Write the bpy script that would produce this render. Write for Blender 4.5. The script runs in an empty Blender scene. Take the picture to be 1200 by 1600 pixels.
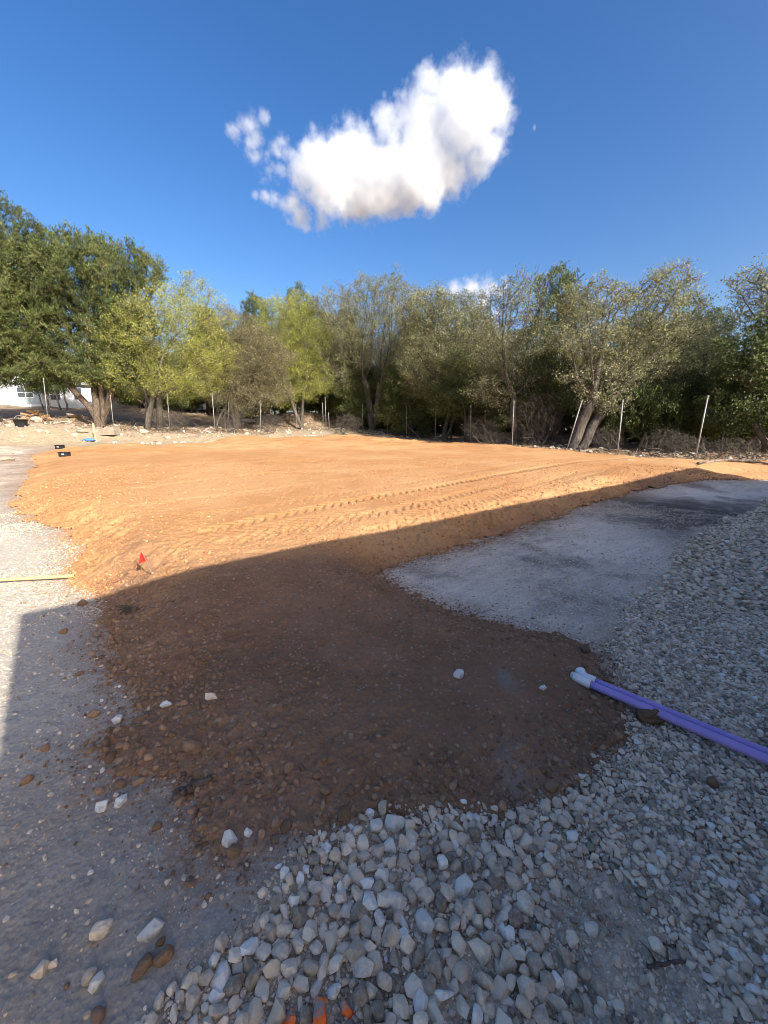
import bpy, math, random
import numpy as np
from mathutils import Vector, Matrix, Euler
R = math.radians
random.seed(7)
rng = np.random.default_rng(7)
S = bpy.context.scene

# ------------------------------------------------------------ camera, world, sun, exposure
F, PITCH, EYE = 600.0, math.atan(140 / 600), 1.55
cam = bpy.data.cameras.new('camera'); cam_o = bpy.data.objects.new('camera', cam)
S.collection.objects.link(cam_o); S.camera = cam_o
cam.sensor_fit = 'HORIZONTAL'; cam.sensor_width = 36; cam.lens = 36 * F / 1200
cam.clip_start = .05; cam.clip_end = 9000
cam_o.location = (0, 0, EYE); cam_o.rotation_euler = (math.pi / 2 - PITCH, 0, 0)
SUN_DIR = np.array([.647, -.763]); SUN_EL = 30.0
w = bpy.data.worlds.new('World'); S.world = w; w.use_nodes = True
nt = w.node_tree; bg = nt.nodes['Background']
sky = nt.nodes.new('ShaderNodeTexSky'); sky.sky_type = 'NISHITA'; sky.sun_disc = False
sky.sun_elevation = R(SUN_EL); sky.sun_rotation = math.atan2(SUN_DIR[0], SUN_DIR[1])
sky.air_density = 1.0; sky.dust_density = 3.4; sky.ozone_density = 1.2; sky.altitude = 300
hs = nt.nodes.new('ShaderNodeHueSaturation'); hs.inputs['Saturation'].default_value = 1.4; hs.inputs['Hue'].default_value = .509
nt.links.new(sky.outputs[0], hs.inputs['Color']); nt.links.new(hs.outputs[0], bg.inputs[0])
bg.inputs[1].default_value = .105
sl = bpy.data.lights.new('sun', 'SUN'); sl.energy = 4.3; sl.angle = R(.53); sl.color = (1, .945, .865)
so = bpy.data.objects.new('sun', sl); S.collection.objects.link(so)
e = R(SUN_EL)
so.rotation_euler = Vector((SUN_DIR[0] * math.cos(e), SUN_DIR[1] * math.cos(e), math.sin(e))).to_track_quat('Z', 'Y').to_euler()
S.view_settings.view_transform = 'Standard'; S.view_settings.look = 'None'; S.view_settings.exposure = 1.1
S.view_settings.gamma = 1
S.render.engine = 'CYCLES'
cy = S.cycles; cy.use_denoising = True; cy.filter_width = .95; cy.max_bounces = 14; cy.diffuse_bounces = 4; cy.glossy_bounces = 2
cy.transmission_bounces = 4; cy.volume_bounces = 14; cy.transparent_max_bounces = 8
cy.volume_step_rate = .22; cy.volume_max_steps = 1024

# ------------------------------------------------------------ helpers
def ray(px, py):
    x = (px - 600) / F; y = (800 - py) / F
    return np.array([x, math.cos(PITCH) + y * math.sin(PITCH), -math.sin(PITCH) + y * math.cos(PITCH)])
def gd(px, py, d):                      # the point on that sight line d metres ahead
    r = ray(px, py); return r * d / r[1] + np.array([0, 0, EYE])
def gz(px, py, z=0.):
    r = ray(px, py); return r * (z - EYE) / r[2] + np.array([0, 0, EYE])

def link_mesh(name, v, f, mats=(), smooth=False, parent=None, attrs=None, mat_idx=None):
    """v (n,3); f (m,k) equal-size faces, or a list of such arrays"""
    me = bpy.data.meshes.new(name)
    fl = f if isinstance(f, list) else [f]
    fl = [np.asarray(a, np.int32) for a in fl if len(a)]
    v = np.asarray(v, np.float32)
    me.vertices.add(len(v)); me.vertices.foreach_set('co', v.ravel())
    tot = np.concatenate([np.full(len(a), a.shape[1], np.int32) for a in fl])
    li = np.concatenate([a.ravel() for a in fl])
    me.loops.add(len(li)); me.loops.foreach_set('vertex_index', li)
    me.polygons.add(len(tot))
    st = np.zeros(len(tot), np.int32); st[1:] = np.cumsum(tot)[:-1]
    me.polygons.foreach_set('loop_start', st)
    me.polygons.foreach_set('use_smooth', np.full(len(tot), smooth))
    for m in mats: me.materials.append(m)
    if mat_idx is not None: me.polygons.foreach_set('material_index', np.asarray(mat_idx, np.int32))
    me.update(calc_edges=True)
    for k, a in (attrs or {}).items():
        at = me.attributes.new(k, 'FLOAT', 'POINT'); at.data.foreach_set('value', np.asarray(a, np.float32))
    o = bpy.data.objects.new(name, me); S.collection.objects.link(o)
    if parent: o.parent = parent
    return o
def tag(o, label=None, cat=None, group=None, kind=None):
    if label: o['label'] = label
    if cat: o['category'] = cat
    if group: o['group'] = group
    if kind: o['kind'] = kind
    return o
def empty(name, loc, rz=0, **k):
    o = bpy.data.objects.new(name, None); S.collection.objects.link(o)
    o.location = loc; o.rotation_euler = (0, 0, rz); o.empty_display_size = .2
    return tag(o, **k)
def copy_tree(o, parent=None):
    c = o.copy(); S.collection.objects.link(c); c.parent = parent
    for ch in list(o.children): copy_tree(ch, c)
    return c

def hash2(ix, iy, seed):
    n = (ix.astype(np.int64) * 374761393 + iy.astype(np.int64) * 668265263 + seed * 1442695041) & 0xffffffff
    n = ((n ^ (n >> 13)) * 1274126177) & 0xffffffff
    return ((n ^ (n >> 16)) & 0xffff) / 65535.0
def vnoise(x, y, s, seed=0):
    x = np.asarray(x) * s; y = np.asarray(y) * s
    ix = np.floor(x); iy = np.floor(y); fx = x - ix; fy = y - iy
    fx = fx * fx * (3 - 2 * fx); fy = fy * fy * (3 - 2 * fy)
    a = hash2(ix, iy, seed); b = hash2(ix + 1, iy, seed); c = hash2(ix, iy + 1, seed); d = hash2(ix + 1, iy + 1, seed)
    return (a * (1 - fx) + b * fx) * (1 - fy) + (c * (1 - fx) + d * fx) * fy - .5
def fbm(x, y, s, o=4, seed=0):
    r = 0; a = 1.
    for i in range(o): r = r + a * vnoise(x, y, s * 2.03 ** i, seed + i * 17); a *= .5
    return r
def sstep(a, b, x):
    t = np.clip((x - a) / (b - a), 0, 1); return t * t * (3 - 2 * t)
def sdist(px, py, poly):                # signed distance, positive inside
    P = np.asarray(poly)[:, :2]; Q = np.roll(P, -1, 0)
    shp = np.shape(px); px = np.ravel(px); py = np.ravel(py)
    d2 = np.full(px.shape, 1e18); ins = np.zeros(px.shape, bool)
    for a, b in zip(P, Q):
        e = b - a; t = np.clip(((px - a[0]) * e[0] + (py - a[1]) * e[1]) / (e @ e + 1e-12), 0, 1)
        d2 = np.minimum(d2, (px - a[0] - t * e[0]) ** 2 + (py - a[1] - t * e[1]) ** 2)
        c = ((a[1] > py) != (b[1] > py))
        with np.errstate(divide='ignore', invalid='ignore'):
            xi = a[0] + (py - a[1]) * e[0] / (e[1] if abs(e[1]) > 1e-12 else 1e-12)
        ins ^= c & (px < xi)
    d = np.sqrt(d2); return np.where(ins, d, -d).reshape(shp)

# ------------------------------------------------------------ terrain heights
POSTS = [(75, 660, 67.5, 590, 23), (177.5, 668, 172, 615, 24), (265, 670, 261, 613, 24.5), (336, 673, 331, 612, 24), (355, 665, 356.7, 623, 26.5),
 (407, 674, 406, 622, 26), (463, 668, 462, 628, 29.5), (505, 672, 504, 631, 29.5), (509.5, 671.5, 508, 622, 29.5), (515, 671, 513, 645, 30),
 (566, 673, 566, 631, 30), (606, 680, 605.5, 640, 29), (635, 684, 635, 634, 27.5), (680, 687, 681, 631, 25.5), (735, 691, 736, 632, 22.5),
 (800, 697, 803, 628, 19.5), (885, 703, 909, 627, 17), (964, 712, 973, 628, 15.3), (1086, 719, 1106, 620, 13)]
CP = [(0, 0, 0), (0, 4, 0), (-3, 3, 0), (3, 3, 0), (-5.7, 5.8, .03), (10.5, 10.5, .0), (6, 7, -.02), (13, 9, .05), (-3, -3, 0), (4, -4, 0), (12, 0, 0), (-8, 1, .05),
      (-8, 8, .1), (-11, 12, .18), (0, 10, .08), (4, 14, .12), (8, 13, .12), (-6, 15, .2), (-16, 13, .3), (-18, 8, .3)]
CP += [tuple(gd(a, b, d)) for a, b, _, _, d in POSTS]
CP += [tuple(gd(40, 634, 42)), tuple(gd(200, 637, 38)), tuple(gd(120, 646, 30)), tuple(gd(340, 640, 42)), tuple(gd(-60, 640, 34)), tuple(gd(480, 640, 36)),
       tuple(gd(560, 655, 40)), tuple(gd(700, 665, 40)), tuple(gd(900, 676, 30)), tuple(gd(1180, 692, 26)), tuple(gd(1000, 668, 50)), tuple(gd(1300, 700, 20)),
       (-40, 70, 3.6), (0, 80, 2.5), (40, 70, 1.6), (60, 30, 1), (-50, 20, 3), (-40, -10, 1), (30, -30, 0), (0, 200, 3), (150, 150, 3), (-150, 150, 4), (0, -200, 0)]
def pad_level(x, y): return .24 + .0065 * np.clip(y, 0, 40)
for a_, b_ in ((1200, 721), (1090, 719), (960, 710), (830, 700), (700, 691), (560, 685), (430, 689), (300, 694), (170, 698), (95, 700), (60, 708), (500, 686), (630, 688), (230, 696)):
    z_ = .3
    for _ in range(10): p_ = gz(a_, b_, z_); z_ = float(pad_level(p_[0], p_[1]))
    CP.append((p_[0], p_[1], z_ - .02))
CP = np.array(CP, float)
def ground_smooth(x, y):
    x = np.asarray(x, float); y = np.asarray(y, float)
    num = np.zeros(x.shape); den = np.zeros(x.shape)
    for cx, cy_, cz in CP:
        wgt = 1. / ((x - cx) ** 2 + (y - cy_) ** 2 + .6 + .004 * (cx * cx + cy_ * cy_)) ** 2
        num += wgt * cz; den += wgt
    return num / den

def to_world(poly, padz):
    out = []
    for q in poly:
        z = 0.
        for _ in range(12):
            p = gz(q[0], q[1], z)
            z = float(pad_level(p[0], p[1])) if padz else float(ground_smooth(p[0], p[1])) * .9
            z = min(z, .5)
        out.append(p)
    return np.array(out)
OUT_NEAR = [(170, 932), (168, 1000), (166, 1035), (195, 1072), (238, 1108), (222, 1132), (168, 1148), (150, 1166), (182, 1200), (225, 1216), (275, 1224), (300, 1262), (308, 1322), (350, 1346), (392, 1340),
            (432, 1302), (490, 1300), (550, 1292), (615, 1268), (700, 1272), (790, 1284), (850, 1252), (905, 1242), (945, 1192), (988, 1165), (988, 1120), (962, 1078),
            (938, 1040), (900, 1008), (800, 983), (700, 953), (640, 928), (592, 900), (655, 872), (745, 850), (830, 822), (880, 802), (960, 777), (1040, 759), (1120, 751), (1200, 750), (1290, 748)]
OUT_FAR = [(1290, 726), (1200, 721), (1090, 719), (960, 710), (830, 700), (700, 691), (560, 685), (430, 689), (300, 694), (170, 698), (95, 700), (52, 712), (50, 735), (36, 757), (24, 790), (40, 815),
           (108, 830), (130, 860), (112, 895), (128, 918)]
OUTLINE = np.vstack([to_world(OUT_NEAR, False), to_world(OUT_FAR[:11], True), to_world(OUT_FAR[11:], False)])
PTOP = to_world([(262, 905), (330, 884), (590, 866), (740, 832), (850, 798), (960, 763), (1052, 736), (1050, 724), (960, 713), (830, 703), (560, 688), (300, 697), (125, 704), (90, 730), (80, 800), (172, 842), (205, 880)], True)

def ground_h(x, y):
    z = ground_smooth(x, y)
    r = np.hypot(x, y)
    z = z + .035 * fbm(x, y, .35, 4, 3) * sstep(1, 6, r)
    z = z + sstep(14, 26, np.hypot(x, y)) * (.25 * fbm(x, y, .3, 4, 9) + .09 * fbm(x, y, 1.6, 4, 5))
    # ruts and scraped marks in the grey caliche to the right
    z = z + .02 * sstep(1.0, 2.5, x) * (fbm(x * .6 - y * .5, (x + y) * .25, 3., 3, 21) + .9 * fbm(x, y, 2.4, 5, 23)) * (1 - sstep(12, 16, r))
    z = z + .009 * fbm(x, y, 17, 3, 27) * (1 - sstep(4, 8, r))
    z = z - .03 * np.exp(-((x - 6.6) ** 2 / .8 + (y - 6.4) ** 2 / .25)) + .02 * np.exp(-((x - 7.2) ** 2 / .6 + (y - 7.3) ** 2 / .2))
    return z
TRK = [  # wheel tracks on the pad: px polyline, width m, depth
 ([(330, 828), (420, 808), (560, 780), (680, 760), (800, 738), (900, 722), (1000, 714)], .30, .026),
 ([(300, 806), (420, 790), (560, 766), (700, 744), (820, 722), (930, 712)], .30, .010),
 ([(120, 775), (300, 752), (430, 738), (560, 735), (700, 728), (840, 715)], .35, .014),
 ([(250, 735), (380, 724), (470, 716), (540, 712)], .35, .012),
 ([(600, 830), (700, 798), (820, 762), (920, 735), (1020, 722)], .35, .012),
 ([(520, 838), (640, 805), (760, 775), (880, 742), (980, 724)], .35, .008),
 ([(740, 800), (860, 758), (960, 732)], .3, .014),
 ([(360, 846), (520, 816), (660, 786), (800, 752)], .32, .014), ([(220, 790), (360, 772), (520, 752), (640, 738)], .32, .012), ([(150, 745), (330, 722), (520, 708), (700, 704)], .4, .012), ([(420, 720), (620, 716), (820, 712), (960, 722)], .35, .012), ([(260, 850), (420, 826), (560, 800)], .45, .010)]
TRKW = [(to_world(p, True), wd, dp) for p, wd, dp in TRK]
def dirt_h(x, y, d_out=None):
    g = ground_h(x, y)
    so_ = sdist(x, y, OUTLINE) if d_out is None else d_out
    r = np.hypot(x, y)
    so_ = so_ + fbm(x, y, 1.6, 3, 31) * .2 * sstep(1, 4, r) + fbm(x, y, 6, 3, 33) * (.09 + .06 * sstep(3, 10, r)) + fbm(x, y, 24, 3, 35) * .06
    sp = sdist(x, y, PTOP)
    lev = pad_level(x, y)
    k = sstep(-1.15, .35, sp + .25 * fbm(x, y, .8, 3, 41))
    z = g + .055 * sstep(0, .45, so_) + .012 * np.clip(so_ / .03, -3, 1)
    z = np.where(so_ > -.02, z + np.maximum(lev - z, 0) * k * sstep(0, .9, so_ + .1 * k), z)
    z = z + sstep(0, .3, so_) * (.022 * fbm(x, y, 2.2, 4, 51) * (1 - .6 * sstep(0, 1, sp)) + .013 * fbm(x, y, 14, 3, 53) * (1 - .5 * sstep(.3, 1.5, sp)) + .009 * fbm(x, y, 48, 2, 55) * (1 - .5 * sstep(4, 7, r)) * (1 - .6 * sstep(.6, 2, sp)))
    for P, wd, dp in TRKW:
        best = np.full(x.shape, 1e9); al = np.zeros(x.shape); acc = 0.
        for a, b in zip(P[:-1, :2], P[1:, :2]):
            e_ = b - a; L = np.hypot(*e_); t = np.clip(((x - a[0]) * e_[0] + (y - a[1]) * e_[1]) / (L * L), 0, 1)
            sgn = ((x - a[0]) * e_[1] - (y - a[1]) * e_[0]) / L
            d = np.hypot(x - a[0] - t * e_[0], y - a[1] - t * e_[1])
            m = d < best; best = np.where(m, d, best); al = np.where(m, acc + t * L + np.abs(sgn) * .9, al); acc += L
        msk = 1 - sstep(wd * .4, wd * .62, best)
        near = msk > 0
        lug = np.sign(np.sin(al * 2 * np.pi / .17)) * .5 + .5
        z = z - msk * dp * (.1 + 1.0 * lug) * (.6 + .8 * (fbm(x, y, .7, 2, 61) + .5)) 
    return z, so_, sp
def surf(x, y):
    x = np.atleast_1d(np.asarray(x, float)); y = np.atleast_1d(np.asarray(y, float))
    z, s, _ = dirt_h(x, y)
    return np.where(s > 0, z, ground_h(x, y))
def surf1(x, y): return float(surf(x, y)[0])
def on_ground(px, py):                  # where a sight line meets the built ground
    r = ray(px, py); t = .8 / max(r[1], .2); o = np.array([0, 0, EYE])
    ts = np.geomspace(.5, 60, 500); P = o + ts[:, None] * r
    below = P[:, 2] < surf(P[:, 0], P[:, 1])
    i = int(np.argmax(below)) if below.any() else len(ts) - 1
    ts = np.linspace(ts[max(i - 1, 0)], ts[i], 30); P = o + ts[:, None] * r
    below = P[:, 2] < surf(P[:, 0], P[:, 1]); i = int(np.argmax(below))
    return P[i]

# ------------------------------------------------------------ materials
class N:
    def __init__(s, name):
        s.m = bpy.data.materials.new(name); s.m.use_nodes = True; s.t = s.m.node_tree
        s.b = s.t.nodes['Principled BSDF']; s.b.inputs['Specular IOR Level'].default_value = .25
    def n(s, ty, inp=None, **kw):
        nd = s.t.nodes.new('ShaderNode' + ty)
        for k, v in kw.items(): setattr(nd, k, v)
        for k, v in (inp or {}).items():
            i = nd.inputs[k]
            if isinstance(v, bpy.types.NodeSocket): s.t.links.new(v, i)
            else: i.default_value = v
        return nd
    def pos(s): return s.n('NewGeometry').outputs['Position']
    def obj(s): return s.n('TexCoord').outputs['Object']
    def noise(s, vec, sc, det=4, rough=.55, dist=0): return s.n('TexNoise', {'Vector': vec, 'Scale': sc, 'Detail': det, 'Roughness': rough, 'Distortion': dist}).outputs[0]
    def vor(s, vec, sc, feature='F1', out='Distance', rnd=1): return s.n('TexVoronoi', {'Vector': vec, 'Scale': sc, 'Randomness': rnd}, feature=feature).outputs[out]
    def attr(s, name): return s.n('Attribute', attribute_name=name).outputs['Fac']
    def ramp(s, fac, stops):
        r = s.n('ValToRGB', {'Fac': fac}); el = r.color_ramp.elements
        while len(el) < len(stops): el.new(.5)
        for q, (p, c) in zip(el, stops):
            q.position = p; q.color = (*c, 1) if len(c) == 3 else c
        return r.outputs[0]
    def mix(s, f, a, b, mode='MIX'):
        nd = s.n('Mix', data_type='RGBA', blend_type=mode)
        for i, v in ((0, f), (6, a), (7, b)):
            if isinstance(v, bpy.types.NodeSocket): s.t.links.new(v, nd.inputs[i])
            elif i == 0: nd.inputs[0].default_value = v
            else: nd.inputs[i].default_value = (*v, 1) if len(v) == 3 else v
        return nd.outputs[2]
    def math(s, op, a, b=0., c=None):
        nd = s.n('Math', operation=op)
        for i, v in enumerate((a, b) if c is None else (a, b, c)):
            if isinstance(v, bpy.types.NodeSocket): s.t.links.new(v, nd.inputs[i])
            else: nd.inputs[i].default_value = v
        return nd.outputs[0]
    def mr(s, v, a, b, c=0., d=1.): return s.n('MapRange', {'Value': v, 'From Min': a, 'From Max': b, 'To Min': c, 'To Max': d}).outputs[0]
    def scale(s, vec, k): return s.n('VectorMath', {0: vec, 1: k}, operation='MULTIPLY').outputs[0]
    def bump(s, h, st, dist, nrm=None):
        d = {'Height': h, 'Strength': st, 'Distance': dist}
        if nrm is not None: d['Normal'] = nrm
        return s.n('Bump', d).outputs[0]
    def fin(s, col, rough=.9, nrm=None, spec=None):
        for k, v in (('Base Color', col), ('Roughness', rough)):
            if isinstance(v, bpy.types.NodeSocket): s.t.links.new(v, s.b.inputs[k])
            else: s.b.inputs[k].default_value = (*v, 1) if k == 'Base Color' else v
        if nrm is not None: s.t.links.new(nrm, s.b.inputs['Normal'])
        if spec is not None: s.b.inputs['Specular IOR Level'].default_value = spec
        return s.m

def mat_ground():
    m = N('caliche_and_litter'); p = m.pos(); fines = m.attr('fines')
    big = m.noise(p, .5, 5); mid = m.noise(p, 3.5, 5); fine = m.noise(p, 30, 5, .65)
    chips = m.vor(p, 190, out='Color'); chipv = m.n('SeparateColor', {'Color': chips}).outputs[0]
    chips2 = m.n('SeparateColor', {'Color': m.vor(p, 85, out='Color')}).outputs[0]
    crush = m.mix(m.mr(mid, .35, .7), (.36, .295, .225), (.60, .505, .40))
    crush = m.mix(m.mr(chipv, .7, 1., 0, .4), crush, (.68, .56, .40))
    crush = m.mix(m.mr(chips2, .0, .35, .35, 0), crush, (.14, .11, .08))
    crush = m.mix(m.mr(m.noise(p, 1.3, 3), .45, .75, 0, .6), crush, (.19, .15, .11))
    crush = m.mix(m.math('MULTIPLY', fines, m.mr(m.noise(p, 4, 5, .7), .25, .7, .35, 1.)), crush, m.mix(m.mr(fine, .3, .75), m.mix(m.mr(chipv, .8, .95), (.22, .185, .145), (.38, .32, .255)), (.40, .335, .265)))  # darker tone mixed in towards the camera
    # powdery grey caliche, scraped: streaks run with the wall
    rot = m.n('VectorRotate', {'Vector': p, 'Angle': R(-38)}, rotation_type='Z_AXIS').outputs[0]
    st = m.noise(m.scale(rot, (.8, 4.5, 1)), 1.7, 9, .82)
    cal = m.mix(m.mr(st, .3, .72), (.36, .30, .235), (.76, .64, .50))
    cal = m.mix(m.mr(big, .42, .62, 0, .55), cal, (.82, .70, .57))
    cal = m.mix(m.mr(fine, .55, .8, 0, .5), cal, (.70, .60, .49))
    cal = m.mix(m.mr(m.noise(p, .75, 6, .7), .50, .64, 0, .8), cal, (.17, .145, .12))
    cal = m.mix(m.mr(m.noise(m.scale(rot, (1, 9, 1)), 5, 6, .8), .56, .68, 0, .7), cal, (.16, .135, .11))
    cal = m.mix(m.mr(chips2, .93, .97, 0, .8), cal, (.74, .66, .55))
    cal = m.mix(m.math('MULTIPLY', m.attr('dark_right'), m.mr(m.noise(p, 1.6, 6, .75), .25, .5)), cal, (.12, .10, .08))  # caliche darkened towards the right
    base = m.mix(m.attr('caliche'), crush, cal)
    # sunlit strip on the left, its lit tone painted as a separate colour
    pale = m.mix(m.mr(fine, .3, .7), (.38, .33, .26), (.56, .50, .41))
    pale = m.mix(m.mr(chips2, 0, .3, .35, 0), pale, (.36, .30, .24))
    base = m.mix(m.attr('pale'), base, pale)
    # gravel bed dust between the stones
    bed = m.mix(m.mr(fine, .3, .7), (.32, .24, .165), (.58, .45, .315))
    bed = m.mix(m.mr(mid, .45, .75, 0, .7), bed, (.20, .165, .135))
    bed = m.mix(m.mr(chipv, .6, .9, 0, .7), bed, (.62, .50, .37))
    base = m.mix(m.attr('bed'), base, bed)
    base = m.mix(m.math('MULTIPLY', m.attr('stain'), m.mr(m.noise(p, 22, 6, .8), .38, .62)), base, (.27, .155, .092))
    lit = m.mix(m.mr(m.noise(p, 1.1, 6, .7), .35, .65), (.20, .135, .085), (.42, .32, .215))
    lit = m.mix(m.mr(m.noise(m.scale(p, (1, 2.2, 1)), 7, 6, .75), .45, .7), lit, (.10, .062, .04))
    lit = m.mix(m.mr(m.noise(p, 16, 3, .7), .62, .75), lit, (.55, .47, .37))
    base = m.mix(m.attr('litter'), base, lit)
    dry = m.mix(m.mr(m.noise(m.scale(p, (1, 3, 1)), 5, 5, .7), .35, .7), (.25, .19, .12), (.46, .37, .25))
    base = m.mix(m.attr('drygrass'), base, dry)
    h = m.math('ADD', m.math('MULTIPLY', m.vor(p, 60), .6), fine)
    nr = m.bump(h, .6, .010); nr = m.bump(m.noise(p, 5, 5, .6), .25, .04, nr)
    return m.fin(base, .95, nr, .12)
def mat_dirt():
    m = N('orange_clay_dirt'); p = m.pos()
    big = m.noise(p, .35, 4); mid = m.noise(p, 2.2, 5, .6); fine = m.noise(p, 26, 5, .65)
    c = m.mix(m.mr(mid, .3, .7), (.41, .205, .083), (.49, .265, .118))
    c = m.mix(m.mr(big, .45, .62, 0, .6), c, (.55, .33, .16))
    c = m.mix(m.mr(fine, .35, .75, .0, .45), (.42, .18, .062), c) if False else m.mix(m.mr(fine, .5, .8, 0, .4), c, (.34, .145, .055))
    dm = m.mix(m.mr(mid, .3, .7), (.212, .117, .064), (.305, .170, .098))  # browner mix: shade put into the clay colour
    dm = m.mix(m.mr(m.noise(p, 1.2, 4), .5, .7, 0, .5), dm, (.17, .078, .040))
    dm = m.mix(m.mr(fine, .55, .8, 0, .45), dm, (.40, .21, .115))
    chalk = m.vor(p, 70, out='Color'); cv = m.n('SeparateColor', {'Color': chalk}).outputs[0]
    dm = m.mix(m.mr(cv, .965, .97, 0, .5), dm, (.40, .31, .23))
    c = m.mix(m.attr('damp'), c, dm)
    c = m.mix(m.attr('dusty'), c, (.28, .235, .20))
    h = m.math('ADD', m.math('MULTIPLY', m.vor(p, 55), .8), fine)
    nr = m.bump(h, .65, .010); nr = m.bump(m.noise(m.scale(p, (1, 1, 1)), 7, 4, .6), .45, .035, nr)
    return m.fin(c, .95, nr, .1)
def mat_stone(name, stops, bumpd=.004, scale=1., veins=1.):
    m = N(name); p = m.obj(); a = m.attr('tint')
    c = m.ramp(a, stops)
    c = m.mix(m.mr(m.noise(p, 55 * scale, 6, .75), .42, .66, 0, .7 * veins), c, m.mix(.55, c, (.72, .62, .48)))
    c = m.mix(m.mr(m.noise(p, 14 * scale, 4, .7), .50, .66, 0, .7), c, m.mix(.6, c, (.10, .075, .05)))
    nr = m.bump(m.noise(p, 70 * scale, 5, .7), .9, bumpd * 1.5)
    return m.fin(c, .85, nr, .2)
def mat_plain(name, c1, c2, sc=6, rough=.7, bd=0, spec=.25, metal=0):
    m = N(name); p = m.obj()
    c = m.mix(m.mr(m.noise(p, sc, 5, .65), .35, .68), c1, c2)
    nr = m.bump(m.noise(p, sc * 4, 4), .5, bd) if bd else None
    m.b.inputs['Metallic'].default_value = metal
    return m.fin(c, rough, nr, spec)
def mat_bark(name, c1, c2):
    m = N(name); p = m.obj()
    c = m.mix(m.mr(m.noise(m.scale(p, (1, 1, .25)), 14, 5, .7), .35, .68), c1, c2)
    nr = m.bump(m.noise(m.scale(p, (1, 1, .2)), 26, 4, .7), .8, .03)
    return m.fin(c, .95, nr, .1)
def mat_leaf(name, stops, trans=.3):
    m = N(name)
    c = m.ramp(m.attr('tint'), stops)
    m.fin(c, .62, None, .3)
    tr = m.n('BsdfTranslucent', {'Color': c}); mx = m.n('MixShader', {0: trans})
    out = m.t.nodes['Material Output']
    m.t.links.new(m.b.outputs[0], mx.inputs[1]); m.t.links.new(tr.outputs[0], mx.inputs[2]); m.t.links.new(mx.outputs[0], out.inputs[0])
    return m.m
M = dict(
 ground=mat_ground(), dirt=mat_dirt(),
 stone=mat_stone('limestone_gravel', [(0, (.17, .125, .082)), (.2, (.42, .32, .225)), (.5, (.70, .55, .39)), (.8, (.86, .69, .50)), (.92, (.58, .42, .29)), (1, (.88, .80, .68))]),
 clod=mat_stone('shade_brown_clods', [(0, (.17, .096, .051)), (.6, (.29, .165, .091)), (1, (.41, .248, .146))], .004, 1., .12),  # same clay, browned to carry the shade
 oclod=mat_stone('sunlit_orange_clods', [(0, (.33, .14, .05)), (.6, (.46, .215, .085)), (1, (.54, .30, .14))], .004, 1., .2),  # same clay in its sunlit colour
 white=mat_stone('pale_rock', [(0, (.62, .55, .46)), (1, (.86, .80, .70))]),
 rock=mat_stone('berm_rock', [(0, (.26, .21, .16)), (1, (.54, .48, .39))], .02, .25),
 bark_oak=mat_bark('oak_bark', (.055, .045, .036), (.19, .165, .14)),
 bark_jun=mat_bark('juniper_bark', (.05, .036, .026), (.19, .145, .11)),
 bark_pale=mat_bark('dead_branch_bark', (.11, .085, .065), (.34, .28, .22)),
 leaf_oak=mat_leaf('oak_leaves', [(0, (.12, .135, .052)), (.5, (.25, .255, .12)), (.85, (.38, .365, .20)), (1, (.48, .45, .28))]),
 leaf_jun=mat_leaf('juniper_leaves', [(0, (.028, .042, .013)), (.5, (.072, .098, .026)), (.9, (.17, .195, .055)), (1, (.25, .25, .10))], .2),
 leaf_yel=mat_leaf('spring_leaves', [(0, (.18, .20, .04)), (.5, (.36, .385, .08)), (1, (.55, .54, .17))], .38),
 leaf_dull=mat_leaf('dull_leaves', [(0, (.11, .105, .055)), (.5, (.22, .20, .10)), (1, (.33, .29, .17))]),
 leaf_mid=mat_leaf('evergreen_leaves', [(0, (.045, .062, .018)), (.5, (.105, .128, .036)), (1, (.21, .225, .08))]),
 steel=mat_plain('galvanised_post', (.22, .21, .195), (.38, .365, .34), 12, .5, 0, .4, .2),
 purple=mat_plain('purple_pvc', (.36, .25, .56), (.44, .31, .64), 5, .35, 0, .4),
 fitting=mat_plain('white_pvc', (.80, .80, .78), (.86, .86, .83), 20, .35, 0, .4),
 yellow=mat_plain('yellow_pvc', (.62, .43, .16), (.72, .53, .24), 8, .5),
 red=mat_plain('red_flag_vinyl', (.80, .02, .015), (.85, .05, .03), 8, .5),
 wire=mat_plain('flag_wire', (.25, .22, .2), (.4, .36, .3), 8, .4, 0, .5, .6),
 black=mat_plain('black_plastic', (.012, .012, .014), (.03, .03, .033), 8, .5),
 grey=mat_plain('grey_label', (.3, .3, .3), (.4, .4, .4), 8, .6),
 blue=mat_plain('blue_plastic', (.04, .17, .55), (.08, .26, .68), 6, .45),
 wood=mat_bark('raw_wood', (.45, .30, .17), (.68, .50, .32)),
 rust=mat_bark('split_wood', (.28, .16, .08), (.50, .33, .20)),
 stick=mat_bark('dark_stick', (.085, .06, .045), (.21, .155, .12)),
 siding=mat_plain('white_siding', (.66, .66, .64), (.76, .76, .74), 3, .6),
 bluesiding=mat_plain('grey_blue_siding', (.34, .41, .44), (.42, .49, .52), 3, .6),
 beige=mat_plain('beige_siding', (.55, .44, .32), (.66, .55, .42), 3, .7),
 tan=mat_plain('cream_panel', (.68, .56, .38), (.76, .66, .48), 3, .7),
 roof=mat_plain('grey_shingles', (.28, .27, .26), (.42, .41, .39), 9, .85, .01),
 wroof=mat_plain('white_metal_roof', (.70, .70, .69), (.8, .8, .79), 5, .4),
 trim=mat_plain('white_trim', (.74, .74, .72), (.8, .8, .78), 5, .5),
 glass=mat_plain('dark_glass', (.05, .06, .07), (.09, .10, .115), 2, .08, 0, .6),
 paint=mat_plain('x', (1, .2, .02), (1, .3, .05)),
)
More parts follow.
